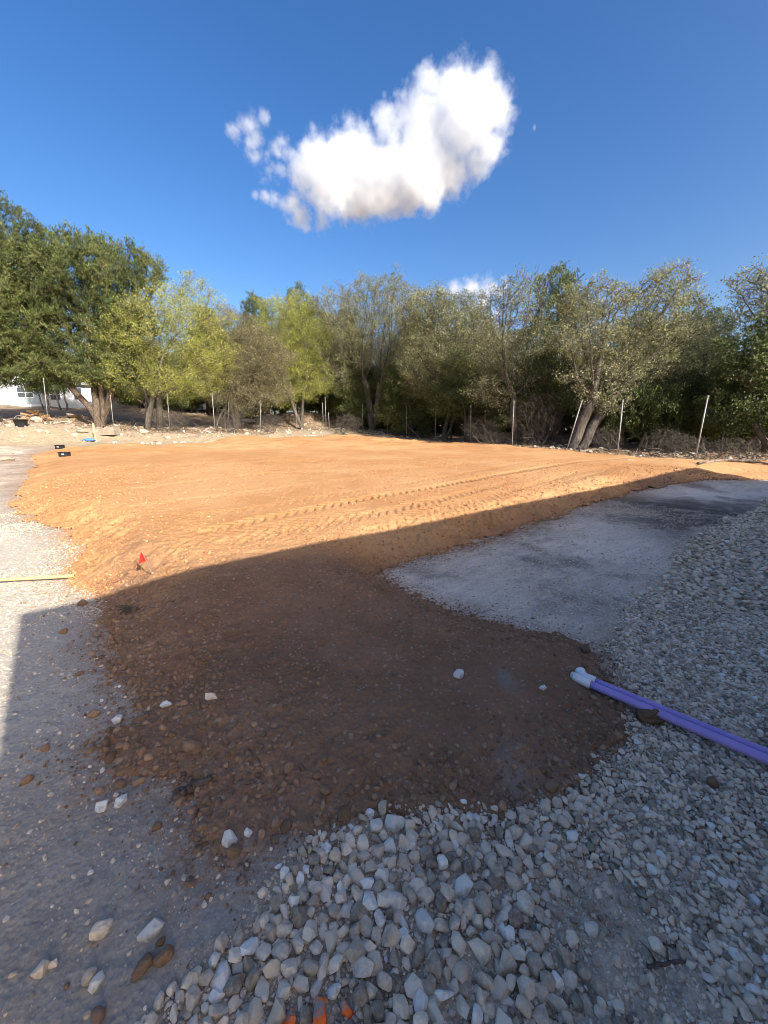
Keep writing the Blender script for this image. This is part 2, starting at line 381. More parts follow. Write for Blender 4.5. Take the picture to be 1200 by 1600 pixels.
def mat_painted():
    m = N('orange_marking_paint'); p = m.obj()
    c = m.mix(m.mr(m.noise(p, 18, 3), .43, .50), (.30, .26, .22), (.95, .15, .015))
    c = m.mix(m.mr(m.noise(p, 45, 3), .55, .7, 0, .4), c, (.9, .33, .12))
    return m.fin(c, .6, m.bump(m.noise(p, 70, 4), .5, .003), .3)
M['paint'] = mat_painted()

# ------------------------------------------------------------ ground and dirt sheets (polar grids about the near field, every face real ground)
def polar(n_front, half, n_back, radii):
    th = np.concatenate([np.linspace(-half, half, n_front, endpoint=False), np.linspace(half, 360 - half, n_back, endpoint=False)]) if n_back else np.linspace(-half, half, n_front)
    th = np.radians(th)
    X = radii[:, None] * np.sin(th)[None]; Y = radii[:, None] * np.cos(th)[None]
    return X, Y
def grid_faces(nr, nt, wrap):
    i = np.arange(nr - 1)[:, None]; j = np.arange(nt if wrap else nt - 1)[None]
    j2 = (j + 1) % nt
    return np.stack([i * nt + j, (i + 1) * nt + j, (i + 1) * nt + j2, i * nt + j2], -1).reshape(-1, 4)[:, ::-1]

GRAVEL = to_world([(280, 1610), (330, 1530), (425, 1420), (470, 1360), (540, 1310), (600, 1262), (820, 1268), (900, 1232), (985, 1168), (1000, 1100), (960, 1015), (985, 965), (1040, 905), (1085, 850), (1150, 812),
                   (1230, 775), (1500, 770), (1700, 1100), (1500, 1900), (600, 2600), (100, 2100)], False)
radii = np.concatenate([[.02, .2, .4], np.geomspace(.55, 45, 640), np.geomspace(47, 4000, 50)])
X, Y = polar(560, 62, 60, radii)
Z = ground_h(X, Y)
dO = sdist(X, Y, OUTLINE)
inside = dO > .25
sdG = sdist(X, Y, GRAVEL) + .3 * fbm(X, Y, .9, 4, 71) + .12 * fbm(X, Y, 5, 3, 72)
bed = sstep(-.15, .1, sdG)
Z = Z + .012 * bed * fbm(X, Y, 9, 3, 75)
Zg = np.where(inside, Z - .03, Z)
rr = np.hypot(X, Y)
LIT_LEFT = to_world([(-400, 1300), (-20, 1160), (35, 1000), (60, 950), (200, 940), (300, 880), (300, 700), (110, 705), (-40, 712), (-400, 760)], False)
pale = sstep(-.9, .3, sdist(X, Y, LIT_LEFT) + .3 * fbm(X, Y, 1, 3, 77)) * (1 - sstep(9, 12.5, rr))  # follows the shadow edge, carries the painted sunlit tone
CAL = to_world([(585, 900), (660, 850), (850, 800), (1050, 740), (1300, 730), (1500, 770), (1150, 820), (1080, 870), (1010, 950), (960, 1020), (880, 1010), (640, 935)], False)
cal = sstep(-.25, .15, sdist(X, Y, CAL) + .2 * fbm(X, Y, 1.5, 4, 78))
FENCE = np.array([gd(a, b, d)[:2] for a, b, _, _, d in POSTS])
order = [0, 3, 5, 6, 10, 12, 13, 14, 15, 16, 17, 18]
FP = np.vstack([[(-30, 12)], FENCE[order], [(14, 12.3), (60, 11), (4000, 0), (4000, 4000), (-4000, 4000), (-4000, 500), (-200, 8)]])
sf = sdist(X, Y, FP) + .9 * fbm(X, Y, .5, 4, 81)
litter = sstep(-1.2, .6, sf)
dry = sstep(-5.5, -3, sf) * (1 - litter) * sstep(-2, -6, X) * (1 - 0)
dry = np.maximum(dry, sstep(-3.2, -1.5, sf) * (1 - litter) * .6)
dry = dry * sstep(10.5, 13, rr)
litter = np.maximum(litter, sstep(8, 11, rr) * (X < 0) * sstep(-6, -4.5, sf) * .45)
ground = link_mesh('ground', np.stack([X, Y, Zg], -1).reshape(-1, 3), grid_faces(*X.shape, True), [M['ground']], True,
                   attrs=dict(stain=(np.clip(1.05 + (dO + .12 * fbm(X, Y, 4, 4, 88)) / (.16 + .04 * rr), 0, 1) * .95).ravel(), fines=(sstep(2.9, 1.5, Y + .5 * fbm(X, Y, .8, 3, 73)) * (1 - bed)).ravel(), dark_right=(sstep(3.0, 5.0, X + .8 * fbm(X, Y, .6, 3, 74)) * sstep(11, 9, rr)).ravel(), caliche=cal.ravel(), pale=pale.ravel(), bed=bed.ravel(), litter=litter.ravel(), drygrass=dry.ravel()))
tag(ground, kind='structure')

radii = np.geomspace(.8, 36, 1150)
X, Y = polar(720, 56, 0, radii)
dO = sdist(X, Y, OUTLINE)
Z, s, sp = dirt_h(X, Y, dO)
g = ground_h(X, Y)
keep = (s > -.02)
Z = np.where(s < .0, g - .012 - .2 * np.clip(-s, 0, .1), Z + .004)
fc = grid_faces(*X.shape, False)
fk = keep.ravel()[fc].all(1); fc = fc[fk]
used = np.unique(fc); remap = np.full(X.size, -1); remap[used] = np.arange(len(used)); fc = remap[fc]
# shade painted into the colour: browner clay tone over near heap and slope
shade_mask = sstep(.62, -.25, sp + .35 * fbm(X, Y, 1.2, 3, 91) - .12)
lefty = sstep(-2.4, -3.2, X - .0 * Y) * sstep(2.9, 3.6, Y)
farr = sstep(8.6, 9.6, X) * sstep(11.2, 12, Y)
shade_mask = shade_mask * (1 - np.clip(lefty + farr, 0, 1)) * sstep(13, 11.5, np.hypot(X, Y)) 
dst = np.zeros_like(X)
for (qx, qy, rx, ry, a) in ((790, 1062, .05, .10, .65), (800, 1200, .06, .12, .5), (650, 890, .2, .06, .5), (860, 1290, .1, .06, .6), (420, 1330, .16, .10, .6)):
    c_ = gz(qx, qy, .06); dst = np.maximum(dst, a * np.exp(-((X - c_[0]) / rx) ** 2 - ((Y - c_[1]) / ry) ** 2))
V = np.stack([X, Y, Z], -1).reshape(-1, 3)[used]
dirt = link_mesh('dirt_pad', V, fc, [M['dirt']], True, attrs=dict(damp=shade_mask.ravel()[used], dusty=dst.ravel()[used]))
tag(dirt, kind='structure')

# ------------------------------------------------------------ stones
def ico(sub):
    import bmesh
    bm = bmesh.new(); bmesh.ops.create_icosphere(bm, subdivisions=sub, radius=1)
    v = np.array([q.co[:] for q in bm.verts]); f = np.array([[q.index for q in t.verts] for t in bm.faces]); bm.free(); return v, f
ICO = {1: ico(1), 2: ico(2), 3: ico(3), 4: ico(4)}
def rock_shape(sub, r, planes=11, power=40., round_=False):
    d, f = ICO[sub]; d = d / np.linalg.norm(d, axis=1)[:, None]
    n = r.normal(size=(planes, 3)); n /= np.linalg.norm(n, axis=1)[:, None]
    k = r.uniform(.5 if not round_ else .62, 1., planes)
    q = np.clip(d @ n.T, 0.02, 1) / k
    rad = (np.sum(q ** power, 1) + 1.0 ** power * .02) ** (-1 / power)
    if round_: rad = 1 + (rad - 1) * .6
    v = d * rad[:, None]
    v *= r.uniform(.75, 1.15, 3) * np.array([1.15, .9, .72])
    return v / np.abs(v).max(), f
def hull_shape(npt, r, stretch=True):
    import bmesh
    u = r.normal(size=(npt, 3)); u /= np.linalg.norm(u, axis=1)[:, None]; u *= r.uniform(.78, 1.05, (npt, 1))
    u *= r.uniform(.8, 1.15, 3) * np.array([1.1, .88, .66])
    bm = bmesh.new()
    for q in u: bm.verts.new(q)
    res = bmesh.ops.convex_hull(bm, input=bm.verts)
    bmesh.ops.delete(bm, geom=[g_ for g_ in set(res['geom_interior'] + res['geom_unused']) if isinstance(g_, bmesh.types.BMVert) and g_.is_valid], context='VERTS')
    bm.verts.index_update(); v = np.array([q.co[:] for q in bm.verts]); f = np.array([[q.index for q in t.verts] for t in bm.faces]); bm.free()
    return v / np.abs(v).max(), f
SHAPES = {s_: [hull_shape(n_, np.random.default_rng(100 + i + 50 * s_)) if i % 3 else rock_shape(s_, np.random.default_rng(150 + i), 8, 9) for i in range(18)] for s_, n_ in ((1, 10), (2, 15), (3, 24))}
ROUNDS = {s_: [rock_shape(s_, np.random.default_rng(300 + i), 14, 8, True) if i % 2 else rock_shape(s_, np.random.default_rng(320 + i), 9, 20) for i in range(12)] for s_ in (1, 2, 3)}
def rand_rot(r, n, flat=.45):
    a = r.uniform(0, 2 * np.pi, n); b = r.normal(0, flat, n); c = r.normal(0, flat, n)
    ca, sa, cb, sb, cc, sc_ = np.cos(a), np.sin(a), np.cos(b), np.sin(b), np.cos(c), np.sin(c)
    Rm = np.zeros((n, 3, 3))
    Rm[:, 0, 0] = ca * cb; Rm[:, 0, 1] = ca * sb * sc_ - sa * cc; Rm[:, 0, 2] = ca * sb * cc + sa * sc_
    Rm[:, 1, 0] = sa * cb; Rm[:, 1, 1] = sa * sb * sc_ + ca * cc; Rm[:, 1, 2] = sa * sb * cc - ca * sc_
    Rm[:, 2, 0] = -sb; Rm[:, 2, 1] = cb * sc_; Rm[:, 2, 2] = cb * cc
    return Rm
def stones_mesh(name, P, size, mat, lib, r, sink=.25, tint=None, flat=.45, label=None, cat='gravel'):
    """P (n,2) positions, size (n) half-length; one mesh for a mass nobody could count"""
    n = len(P); zs = surf(P[:, 0], P[:, 1]); dist = np.hypot(P[:, 0], P[:, 1])
    pxs = size * 2 * 384 / np.maximum(dist, .8)
    lod = np.where(pxs > 9, 3, np.where(pxs > 3.2, 2, 1))
    shp = r.integers(0, len(lib[1]), n); Rm = rand_rot(r, n, flat)
    tint = r.uniform(0, 1, n) if tint is None else tint
    vs, fs, ts = [], [], []; off = 0
    for L in (1, 2, 3):
        for k in range(len(lib[1])):
            ii = np.where((lod == L) & (shp == k))[0]
            if not len(ii): continue
            v, f = lib[L][k]
            W = np.einsum('nij,vj->nvi', Rm[ii], v) * size[ii, None, None]
            W[..., 0] += P[ii, 0, None]; W[..., 1] += P[ii, 1, None]; W[..., 2] += (zs[ii] + size[ii] * .72 * (1 - 2 * sink) * .6)[:, None]
            vs.append(W.reshape(-1, 3)); fs.append((f[None] + (off + np.arange(len(ii)) * len(v))[:, None, None]).reshape(-1, 3)); ts.append(np.repeat(tint[ii], len(v)))
            off += len(ii) * len(v)
    o = link_mesh(name, np.concatenate(vs), np.concatenate(fs), [mat], False, attrs=dict(tint=np.concatenate(ts)))
    return tag(o, label, cat, None, 'stuff')
OX0, OY0, ORES = -8., .2, .008
occ = np.zeros((2800, 1700), bool)
def scatter(n_tries, gen, size_f, dens_f, r, pack=.8):
    P = gen(n_tries); s_ = size_f(P, r); keep_ = r.uniform(size=len(P)) < dens_f(P)
    P = P[keep_]; s_ = s_[keep_]
    o = np.argsort(-s_); P = P[o]; s_ = s_[o]; ok = np.zeros(len(P), bool)
    ii = ((P[:, 0] - OX0) / ORES).astype(int); jj = ((P[:, 1] - OY0) / ORES).astype(int); rr_ = np.maximum((s_ * pack / ORES).astype(int), 0)
    W_, H_ = occ.shape
    for a in range(len(P)):
        i, j, q = ii[a], jj[a], rr_[a]
        if i < q or j < q or i >= W_ - q - 1 or j >= H_ - q - 1: continue
        blk = occ[i - q:i + q + 1, j - q:j + q + 1]
        if blk.mean() > .12: continue
        blk[:] = True; ok[a] = True
    return P[ok], s_[ok]
def gen_fan(az0, az1, r0, r1, r):       # even over the ground, bounded by bearing and range
    def g_(n):
        a = np.radians(r.uniform(az0, az1, n)); q = np.sqrt(r.uniform(r0 ** 2, r1 ** 2, n))
        return np.stack([q * np.sin(a), q * np.cos(a)], -1)
    return g_
# singled-out stones first so the masses leave room for them
SOLO = [  # px, py, length px, colour, shape, label
 (160, 1457, 38, 'stone', 'r', 'large bluish grey cobble lying alone on the fine grey gravel at lower left', .75, 'grey_stone'),
 (236, 1459, 38, 'white', 'a', 'pale angular stone with a pointed top beside two brown clods', .3, 'pale_stone'),
 (226, 1512, 36, 'clod', 'r', 'lumpy brown clod, the longer of the touching pair at lower left', .35, 'dirt_clod'),
 (257, 1498, 32, 'clod', 'r', 'rounder brown clod touching a longer one at lower left', .5, 'dirt_clod'),
 (251, 1474, 14, 'clod', 'r', 'tiny dark clod between the pale pointed stone and the brown pair', .1, 'dirt_clod'),
 (64, 1519, 24, 'stone', 'a', 'flat grey stone with a tiny stone at its upper right', .5, 'grey_stone'),
 (84, 1508, 16, 'stone', 'a', 'tiny grey stone at the tip of the flat grey one', .6, 'grey_stone'),
 (139, 1528, 24, 'stone', 'r', 'darker grey stone leaning on a white one near the bottom left', .35, 'grey_stone'),
 (152, 1538, 26, 'white', 'a', 'white angular stone touching a darker grey one near the bottom left', .4, 'white_stone'),
 (154, 1591, 30, 'clod', 'r', 'brown clod cut by the bottom edge of the photo at left', .6, 'dirt_clod'),
 (469, 1378, 24, 'white', 'a', 'bright white block at the upper left tip of the coarse gravel', .9, 'white_stone'),
 (436, 1355, 14, 'white', 'a', 'small white stone just above the bright white block on bare grey ground', .9, 'white_stone'),
 (160, 1261, 20, 'white', 'a', 'white chip, left one of the pair on the grey gravel left of the stick', .7, 'white_stone'),
 (190, 1254, 20, 'white', 'a', 'white chip, right one of the pair on the grey gravel left of the stick', .8, 'white_stone'),
 (360, 1313, 24, 'white', 'a', 'white and dark streaked stone resting on a clod at the lower dirt tip', .4, 'white_stone'),
 (388, 1305, 18, 'white', 'a', 'small clean white block at the lower tip of the brown dirt', 1., 'white_stone'),
 (368, 1333, 28, 'clod', 'r', 'reddish brown clod under the streaked white stone at the tip of the dirt', .5, 'dirt_clod'),
 (332, 1092, 24, 'stone', 'a', 'blue grey jagged stone alone in the middle left of the brown dirt', .7, 'grey_stone'),
 (260, 1103, 20, 'white', 'a', 'white stone on the left margin of the brown dirt', .8, 'white_stone'),
 (183, 1127, 17, 'white', 'a', 'white stone in the grey gravel notch cutting into the dirt', .8, 'white_stone'),
 (148, 1117, 20, 'clod', 'r', 'tan round clod on grey gravel left of the white stone in the notch', .9, 'dirt_clod'),
 (71, 1171, 17, 'clod', 'r', 'reddish clod on the light grey gravel near the left shadow edge', .7, 'dirt_clod'),
 (45, 1220, 18, 'clod', 'r', 'dull brown clod below the reddish one at far left', .6, 'dirt_clod'),
 (300, 1172, 32, 'clod', 'r', 'big rough clod, the largest on the left side of the dark dirt', .7, 'dirt_clod'),
 (219, 1223, 20, 'clod', 'r', 'light tan clod at the dirt edge just left of the stick', 1., 'dirt_clod'),
 (717, 1056, 20, 'white', 'r', 'oval pale stone with a dark middle on the bare dark dirt', .5, 'pale_stone'),
 (680, 1066, 18, 'clod', 'r', 'round brown clod just left of the oval pale stone', .6, 'dirt_clod'),
 (757, 1168, 20, 'clod', 'r', 'solitary round clod in the smooth lower right of the dark dirt', .8, 'dirt_clod'),
 (453, 1200, 22, 'clod', 'r', 'rounded clod standing alone in the lower middle of the dark dirt', .7, 'dirt_clod'),
 (507, 1236, 26, 'clod', 'r', 'pointed clod, tallest in the crowd of clods at the lower dirt edge', .6, 'dirt_clod'),
 (431, 1287, 18, 'clod', 'r', 'pale brown clod at the bottom dirt edge right of the small white block', .9, 'dirt_clod'),
 (577, 1271, 18, 'white', 'a', 'white stone where the dirt edge meets the first coarse gravel', .9, 'white_stone'),
 (725, 1254, 14, 'white', 'a', 'small white chip half sunk in the lower edge of the dirt', 1., 'white_stone'),
 (617, 1290, 36, 'white', 'a', 'large pale stone, first big one below the brown dirt edge', .2, 'pale_stone'),
 (608, 1328, 26, 'white', 'a', 'pale three-sided stone just below the first big one under the dirt', .5, 'pale_stone'),
 (725, 1387, 34, 'white', 'a', 'bright wedge-shaped stone in the middle of the coarse gravel', .45, 'pale_stone'),
 (663, 1443, 38, 'white', 'a', 'broad flat-topped pale stone in the middle of the coarse gravel', .35, 'pale_stone'),
 (750, 1490, 40, 'stone', 'a', 'tall grey stone standing on end right of the gravel centre', .7, 'grey_stone'),
 (1112, 1225, 24, 'clod', 'r', 'lone dark clod in the right hand gravel below the purple pipes', .2, 'dirt_clod'),
 (863, 1230, 26, 'clod', 'r', 'smooth clod where the right tip of dirt meets white gravel', .5, 'dirt_clod'),
 (130, 944, 20, 'clod', 'r', 'dark red clod lying right on the shadow edge left of the dirt', .2, 'dirt_clod'),
 (100, 989, 12, 'clod', 'r', 'small clod on shaded grey gravel below the shadow edge', .3, 'dirt_clod'),
 (125, 1054, 13, 'clod', 'r', 'small dull clod midway along the left edge of the dark dirt', .4, 'dirt_clod'),
 (848, 1076, 12, 'white', 'a', 'small pale stone on dark dirt left of the white pipe ends', .6, 'white_stone'),
 (1012, 1122, 44, 'clod', 'r', 'dark lump of clay wedged under the purple pipes', 0., 'clay_lump'),
 (915, 1017, 26, 'clod', 'r', 'dark clod on the dirt rim above the white pipe ends', .0, 'dirt_clod'),
 (1025, 1481, 28, 'stone', 'a', 'flat pale slab of stone above the thin twig at lower right', .75, 'flat_stone'),
 (1064, 1490, 24, 'stone', 'a', 'dark flat stone against the thin twig at lower right', .2, 'flat_stone'),
 (997, 1325, 24, 'stone', 'r', 'smooth rounded stone at the margin of the bare patch in the right hand gravel', .5, 'grey_stone'),
 (1178, 1408, 18, 'white', 'a', 'small white stone near the right edge of the fine gravel', .6, 'white_stone'),
 (860, 1345, 26, 'stone', 'a', 'broad grey stone lying flat at the top of the bare gravel patch', .7, 'grey_stone'),
 (925, 1455, 24, 'white', 'a', 'pale blue grey stone alone in the bare gravel patch', .2, 'pale_stone'),
 (452, 1597, 30, 'paint', 'a', 'stone sprayed orange, leftmost of the three at the bottom edge', .5, 'painted_stone'),
 (503, 1588, 40, 'paint', 'a', 'largest of the three orange sprayed stones at the bottom edge', .5, 'painted_stone'),
 (541, 1579, 26, 'paint', 'r', 'round stone with an orange sprayed spot, right of the larger sprayed ones', .5, 'painted_stone'),
 (28, 795, 16, 'clod', 'r', None, .8, 'x'),
]
def solo_stones():
    seen = 0
    for i, (px, py, L, mk, sh, lab, ti, nm) in enumerate(SOLO):
        if lab is None: continue
        p = on_ground(px, py); d = np.linalg.norm(p - np.array([0, 0, EYE])); 
        depth = (p[1]) * math.cos(PITCH) + (EYE - p[2]) * math.sin(PITCH)
        half = .5 * L / F * depth
        r = np.random.default_rng(500 + i)
        v, f = rock_shape(4, r, 10 + i % 4, 10, True) if sh == 'r' else hull_shape(20, r)
        nse = np.array([fbm(np.array([q[0] + q[2] * 1.7]), np.array([q[1] - q[2] * 1.3]), 3.5, 3, i)[0] for q in v])
        v = v * (1 + (.45 if nm == 'clay_lump' else .2 if sh == 'r' else .0) * nse)[:, None]
        v = v @ rand_rot(r, 1, .3)[0].T * half
        o = link_mesh(nm, v, f, [M[mk]], sh == 'r', attrs=dict(tint=np.full(len(v), ti)))
        o.location = (p[0], p[1], surf1(p[0], p[1]) + half * .28)
        tag(o, lab, 'clod' if 'clod' in nm or 'lump' in nm else 'stone', 'loose clods' if mk == 'clod' else ('orange sprayed stones' if mk == 'paint' else 'loose stones'))
        i0, j0, q = int((p[0] - OX0) / ORES), int((p[1] - OY0) / ORES), int(half * .9 / ORES)
        occ[max(i0 - q, 0):i0 + q + 1, max(j0 - q, 0):j0 + q + 1] = True
solo_stones()
r1 = np.random.default_rng(11)
COARSE = to_world([(270, 1620), (340, 1520), (425, 1420), (470, 1360), (600, 1262), (760, 1282), (860, 1250), (930, 1230), (960, 1260), (900, 1330), (880, 1450), (960, 1620), (1000, 2100), (100, 2100)], False)
BARE = to_world([(880, 1310), (960, 1360), (1060, 1450), (1150, 1620), (1000, 1620), (900, 1480), (800, 1400)], False)
def coarse(P): return sstep(-.15, .12, sdist(P[:, 0], P[:, 1], COARSE) + .15 * fbm(P[:, 0], P[:, 1], 3, 3, 5))
def gsize(P, r):
    c = coarse(P); u = r.uniform(size=len(P))
    return (.006 + .014 * u ** 2.5) * (1 - c) + c * (.006 + .027 * u ** 3.6)
def gdens(P):
    s_ = sdist(P[:, 0], P[:, 1], GRAVEL) + .12 * fbm(P[:, 0], P[:, 1], 4, 3, 72)
    b = sstep(-.14, .08, sdist(P[:, 0], P[:, 1], BARE) + .12 * fbm(P[:, 0], P[:, 1], 4, 3, 7))
    dd = sdist(P[:, 0], P[:, 1], OUTLINE)
    return sstep(-.10, .06, s_) * (1 - .93 * b) * sstep(.06, -.03, dd)
P1, s1 = scatter(330000, gen_fan(-62, 66, .5, 4.2, r1), gsize, gdens, r1, .6)
tn = np.clip(r1.uniform(.0, 1.05, len(P1)) ** .85, 0, 1)
stones_mesh('gravel', P1, s1, M['stone'], SHAPES, r1, .2, tn, .5, 'coarse crushed limestone gravel spread along the right and bottom')
P2, s2 = scatter(170000, gen_fan(20, 66, 4.1, 15, r1), lambda P, r: (.013 + .02 * r.uniform(size=len(P)) ** 2) * (1 + .04 * np.hypot(P[:, 0], P[:, 1])), gdens, r1, .72)
stones_mesh('gravel', P2, s2, M['stone'], SHAPES, r1, .2, np.clip(r1.normal(.5, .22, len(P2)), 0, 1), .35, 'farther gravel beside the grey caliche, seen in shade')
a9 = np.radians(r1.uniform(-62, 66, 60000)); q9 = np.sqrt(r1.uniform(.3, 10, 60000)); P9 = np.stack([q9 * np.sin(a9), q9 * np.cos(a9)], -1)
P9 = P9[(sdist(P9[:, 0], P9[:, 1], GRAVEL) > -.08) & (sdist(P9[:, 0], P9[:, 1], OUTLINE) < .02)]
stones_mesh('gravel', P9, r1.uniform(.002, .006, len(P9)), M['stone'], SHAPES, r1, .1, None, .6, 'small chips and fines lying between the crushed stones')
# small chips on the packed grey ground at left and on the caliche
def ldens(P):
    dd = sdist(P[:, 0], P[:, 1], OUTLINE); gg = sdist(P[:, 0], P[:, 1], GRAVEL)
    n_ = fbm(P[:, 0], P[:, 1], 1.5, 4, 15)
    cc = sdist(P[:, 0], P[:, 1], CAL)
    return sstep(.05, -.05, dd) * sstep(.05, -.02, gg) * np.clip(.35 + 1.0 * n_, .05, 1) * np.where(cc > 0, .8, 1)
P3, s3 = scatter(230000, gen_fan(-60, 58, .6, 9, r1), lambda P, r: .0022 + .0095 * r.uniform(size=len(P)) ** 6 + .0009 * np.hypot(P[:, 0], P[:, 1]), ldens, r1, .8)
stones_mesh('gravel', P3, s3, M['stone'], SHAPES, r1, .35, np.clip(r1.normal(.5, .27, len(P3)), 0, 1), .35, 'fine stone chips pressed into the packed grey ground')
# clods
def rim_d(P):
    dd = sdist(P[:, 0], P[:, 1], OUTLINE); n_ = fbm(P[:, 0], P[:, 1], 3.5, 3, 29)
    return sstep(-.03, .03, dd) * sstep(.34, .02, dd - .25 * n_) * np.clip(.55 + 1.2 * n_, 0.05, 1) * sstep(2.3, 1.3, P[:, 1])
P10, s10 = scatter(40000, gen_fan(-50, 50, .9, 2.8, r1), lambda P, r: .006 + .015 * r.uniform(size=len(P)) ** 2.2, rim_d, r1, .7)
stones_mesh('dirt_clods', P10, s10, M['clod'], ROUNDS, r1, .25, None, .6, 'larger rounded clods crowding the near rim of the dirt', 'dirt clods')
a11 = np.radians(r1.uniform(-56, 50, 260000)); q11 = np.sqrt(r1.uniform(.9, 49, 260000)); P11 = np.stack([q11 * np.sin(a11), q11 * np.cos(a11)], -1)
d11 = sdist(P11[:, 0], P11[:, 1], OUTLINE) + .06 * fbm(P11[:, 0], P11[:, 1], 6, 3, 44)
P11 = P11[(d11 < .04) & (r1.uniform(size=len(P11)) < np.exp(np.clip(d11, -9, 0) / .09))]
sh11 = (P11[:, 1] - 2.91) < (P11[:, 0] + 3.02) * .735  # crumbs inside the building's shadow line get the shade-browned material
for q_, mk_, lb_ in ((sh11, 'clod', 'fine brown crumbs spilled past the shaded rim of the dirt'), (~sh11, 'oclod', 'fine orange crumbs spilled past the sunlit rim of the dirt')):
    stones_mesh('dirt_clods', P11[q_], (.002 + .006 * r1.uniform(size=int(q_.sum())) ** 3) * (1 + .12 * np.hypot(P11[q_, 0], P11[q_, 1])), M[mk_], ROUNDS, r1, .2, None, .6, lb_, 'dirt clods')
def cdens(P):
    dd = sdist(P[:, 0], P[:, 1], OUTLINE); sp_ = sdist(P[:, 0], P[:, 1], PTOP)
    n_ = fbm(P[:, 0], P[:, 1], 2.5, 4, 19)
    edge = np.exp(-np.clip(dd, 0, 9) / .28)
    k = np.clip(.10 + .75 * edge + .7 * n_, .03, 1)
    k = np.where(sp_ > 0, k * .35 * np.exp(-sp_ / 1.2), k)
    return k * sstep(-.16, .0, dd) * np.where(dd < 0, .14, 1)
def csize(P, r):
    dd = sdist(P[:, 0], P[:, 1], OUTLINE); u = r.uniform(size=len(P))
    e_ = np.exp(-np.clip(dd, 0, 9) / .25)
    near_ = np.exp(-np.clip(P[:, 1] - 1.2, 0, 9) / 1.2)
    return .0022 + .007 * u ** 4 + (e_ * .014 + .007) * u ** 5 * (.6 + .8 * near_) + .0006 * np.hypot(P[:, 0], P[:, 1])
P4, s4 = scatter(170000, gen_fan(-58, 52, .9, 4.6, r1), csize, cdens, r1, .7)
shade = (P4[:, 1] - 2.91) < (P4[:, 0] + 3.02) * .735  # shadow line decides which clods take the shade-browned clay
shade_toned = sdist(P4[:, 0], P4[:, 1], PTOP) < .2
a_ = shade_toned & shade
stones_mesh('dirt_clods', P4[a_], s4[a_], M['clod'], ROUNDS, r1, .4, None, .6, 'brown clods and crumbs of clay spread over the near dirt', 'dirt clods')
P5, s5 = scatter(150000, gen_fan(-58, 50, 3.0, 14, r1), lambda P, r: (.006 + .016 * r.uniform(size=len(P)) ** 3) * (1 + .03 * P[:, 1]),
                 lambda P: np.clip(sstep(-.1, .05, sdist(P[:, 0], P[:, 1], OUTLINE)) * (.06 + 1.4 * np.exp(-np.clip(sdist(P[:, 0], P[:, 1], OUTLINE), 0, 9) / 1.4)) * (.6 + fbm(P[:, 0], P[:, 1], 1.2, 3, 5)), 0, 1), r1, 1.)
P5 = np.vstack([P5, P4[~a_]]); s5 = np.concatenate([s5, s4[~a_]])
sh5 = ((P5[:, 1] - 2.91) < (P5[:, 0] + 3.02) * .735) & (sdist(P5[:, 0], P5[:, 1], PTOP) < .1)  # same shadow line split of painted tones for the farther clods
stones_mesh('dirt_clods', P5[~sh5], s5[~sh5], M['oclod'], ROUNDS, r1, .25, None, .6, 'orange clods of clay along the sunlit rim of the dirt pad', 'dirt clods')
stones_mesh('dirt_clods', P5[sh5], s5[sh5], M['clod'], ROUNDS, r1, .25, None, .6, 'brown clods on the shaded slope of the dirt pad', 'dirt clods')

# ------------------------------------------------------------ tubes and boxes
def tube(pts, rad, k=8, cap=True):
    pts = np.asarray(pts, float); n = len(pts); rad = np.broadcast_to(np.asarray(rad, float), (n,))
    T = np.gradient(pts, axis=0); T /= np.linalg.norm(T, axis=1)[:, None] + 1e-9
    ref = np.array([0, 0, 1.]) if abs(T[:, 2]).mean() < .8 else np.array([1., 0, 0])
    U = np.cross(T, ref); U /= np.linalg.norm(U, axis=1)[:, None] + 1e-9; W = np.cross(T, U)
    a = np.linspace(0, 2 * np.pi, k, endpoint=False)
    v = pts[:, None] + rad[:, None, None] * (np.cos(a)[None, :, None] * U[:, None] + np.sin(a)[None, :, None] * W[:, None])
    v = v.reshape(-1, 3); i = np.arange(n - 1)[:, None]; j = np.arange(k)[None]
    f = np.stack([i * k + j, i * k + (j + 1) % k, (i + 1) * k + (j + 1) % k, (i + 1) * k + j], -1).reshape(-1, 4)[:, ::-1]
    if cap:
        v = np.vstack([v, pts[:1], pts[-1:]]); jj = np.arange(k)
        c1 = np.stack([jj, (jj + 1) % k, np.full(k, n * k), np.full(k, n * k)], -1)[:, :3]
        c2 = np.stack([(n - 1) * k + (jj + 1) % k, (n - 1) * k + jj, np.full(k, n * k + 1)], -1)
        return v, [f, np.vstack([c1, c2])]
    return v, [f]
class MB:
    def __init__(s): s.v = []; s.f = {3: [], 4: []}; s.n = 0
    def add(s, v, fl):
        for f in fl:
            if len(f): s.f[f.shape[1]].append(f + s.n)
        s.v.append(np.asarray(v)); s.n += len(v); return s
    def box(s, x0, x1, y0, y1, z0, z1):
        v = np.array([(x, y, z) for x in (x0, x1) for y in (y0, y1) for z in (z0, z1)], float)
        f = np.array([(0, 1, 3, 2), (4, 6, 7, 5), (0, 4, 5, 1), (2, 3, 7, 6), (0, 2, 6, 4), (1, 5, 7, 3)])
        return s.add(v, [f])
    def prism(s, prof, x0, x1):         # profile in (y, z), counter-clockwise, extruded along x
        n = len(prof); v = np.array([(x0, a, b) for a, b in prof] + [(x1, a, b) for a, b in prof], float)
        j = np.arange(n); s.add(v, [np.stack([j, (j + 1) % n, (j + 1) % n + n, j + n], -1)])
        t = np.array([(0, i, i + 1) for i in range(1, n - 1)])
        s.f[3].append(t[:, ::-1] + s.n - 2 * n); s.f[3].append(t + s.n - n); return s
    def tube(s, *a, **k): return s.add(*tube(*a, **k))
    def build(s, name, mat, parent=None, smooth=False):
        fl = [np.concatenate(x) for x in s.f.values() if x]
        return link_mesh(name, np.concatenate(s.v), fl, [mat], smooth, parent)

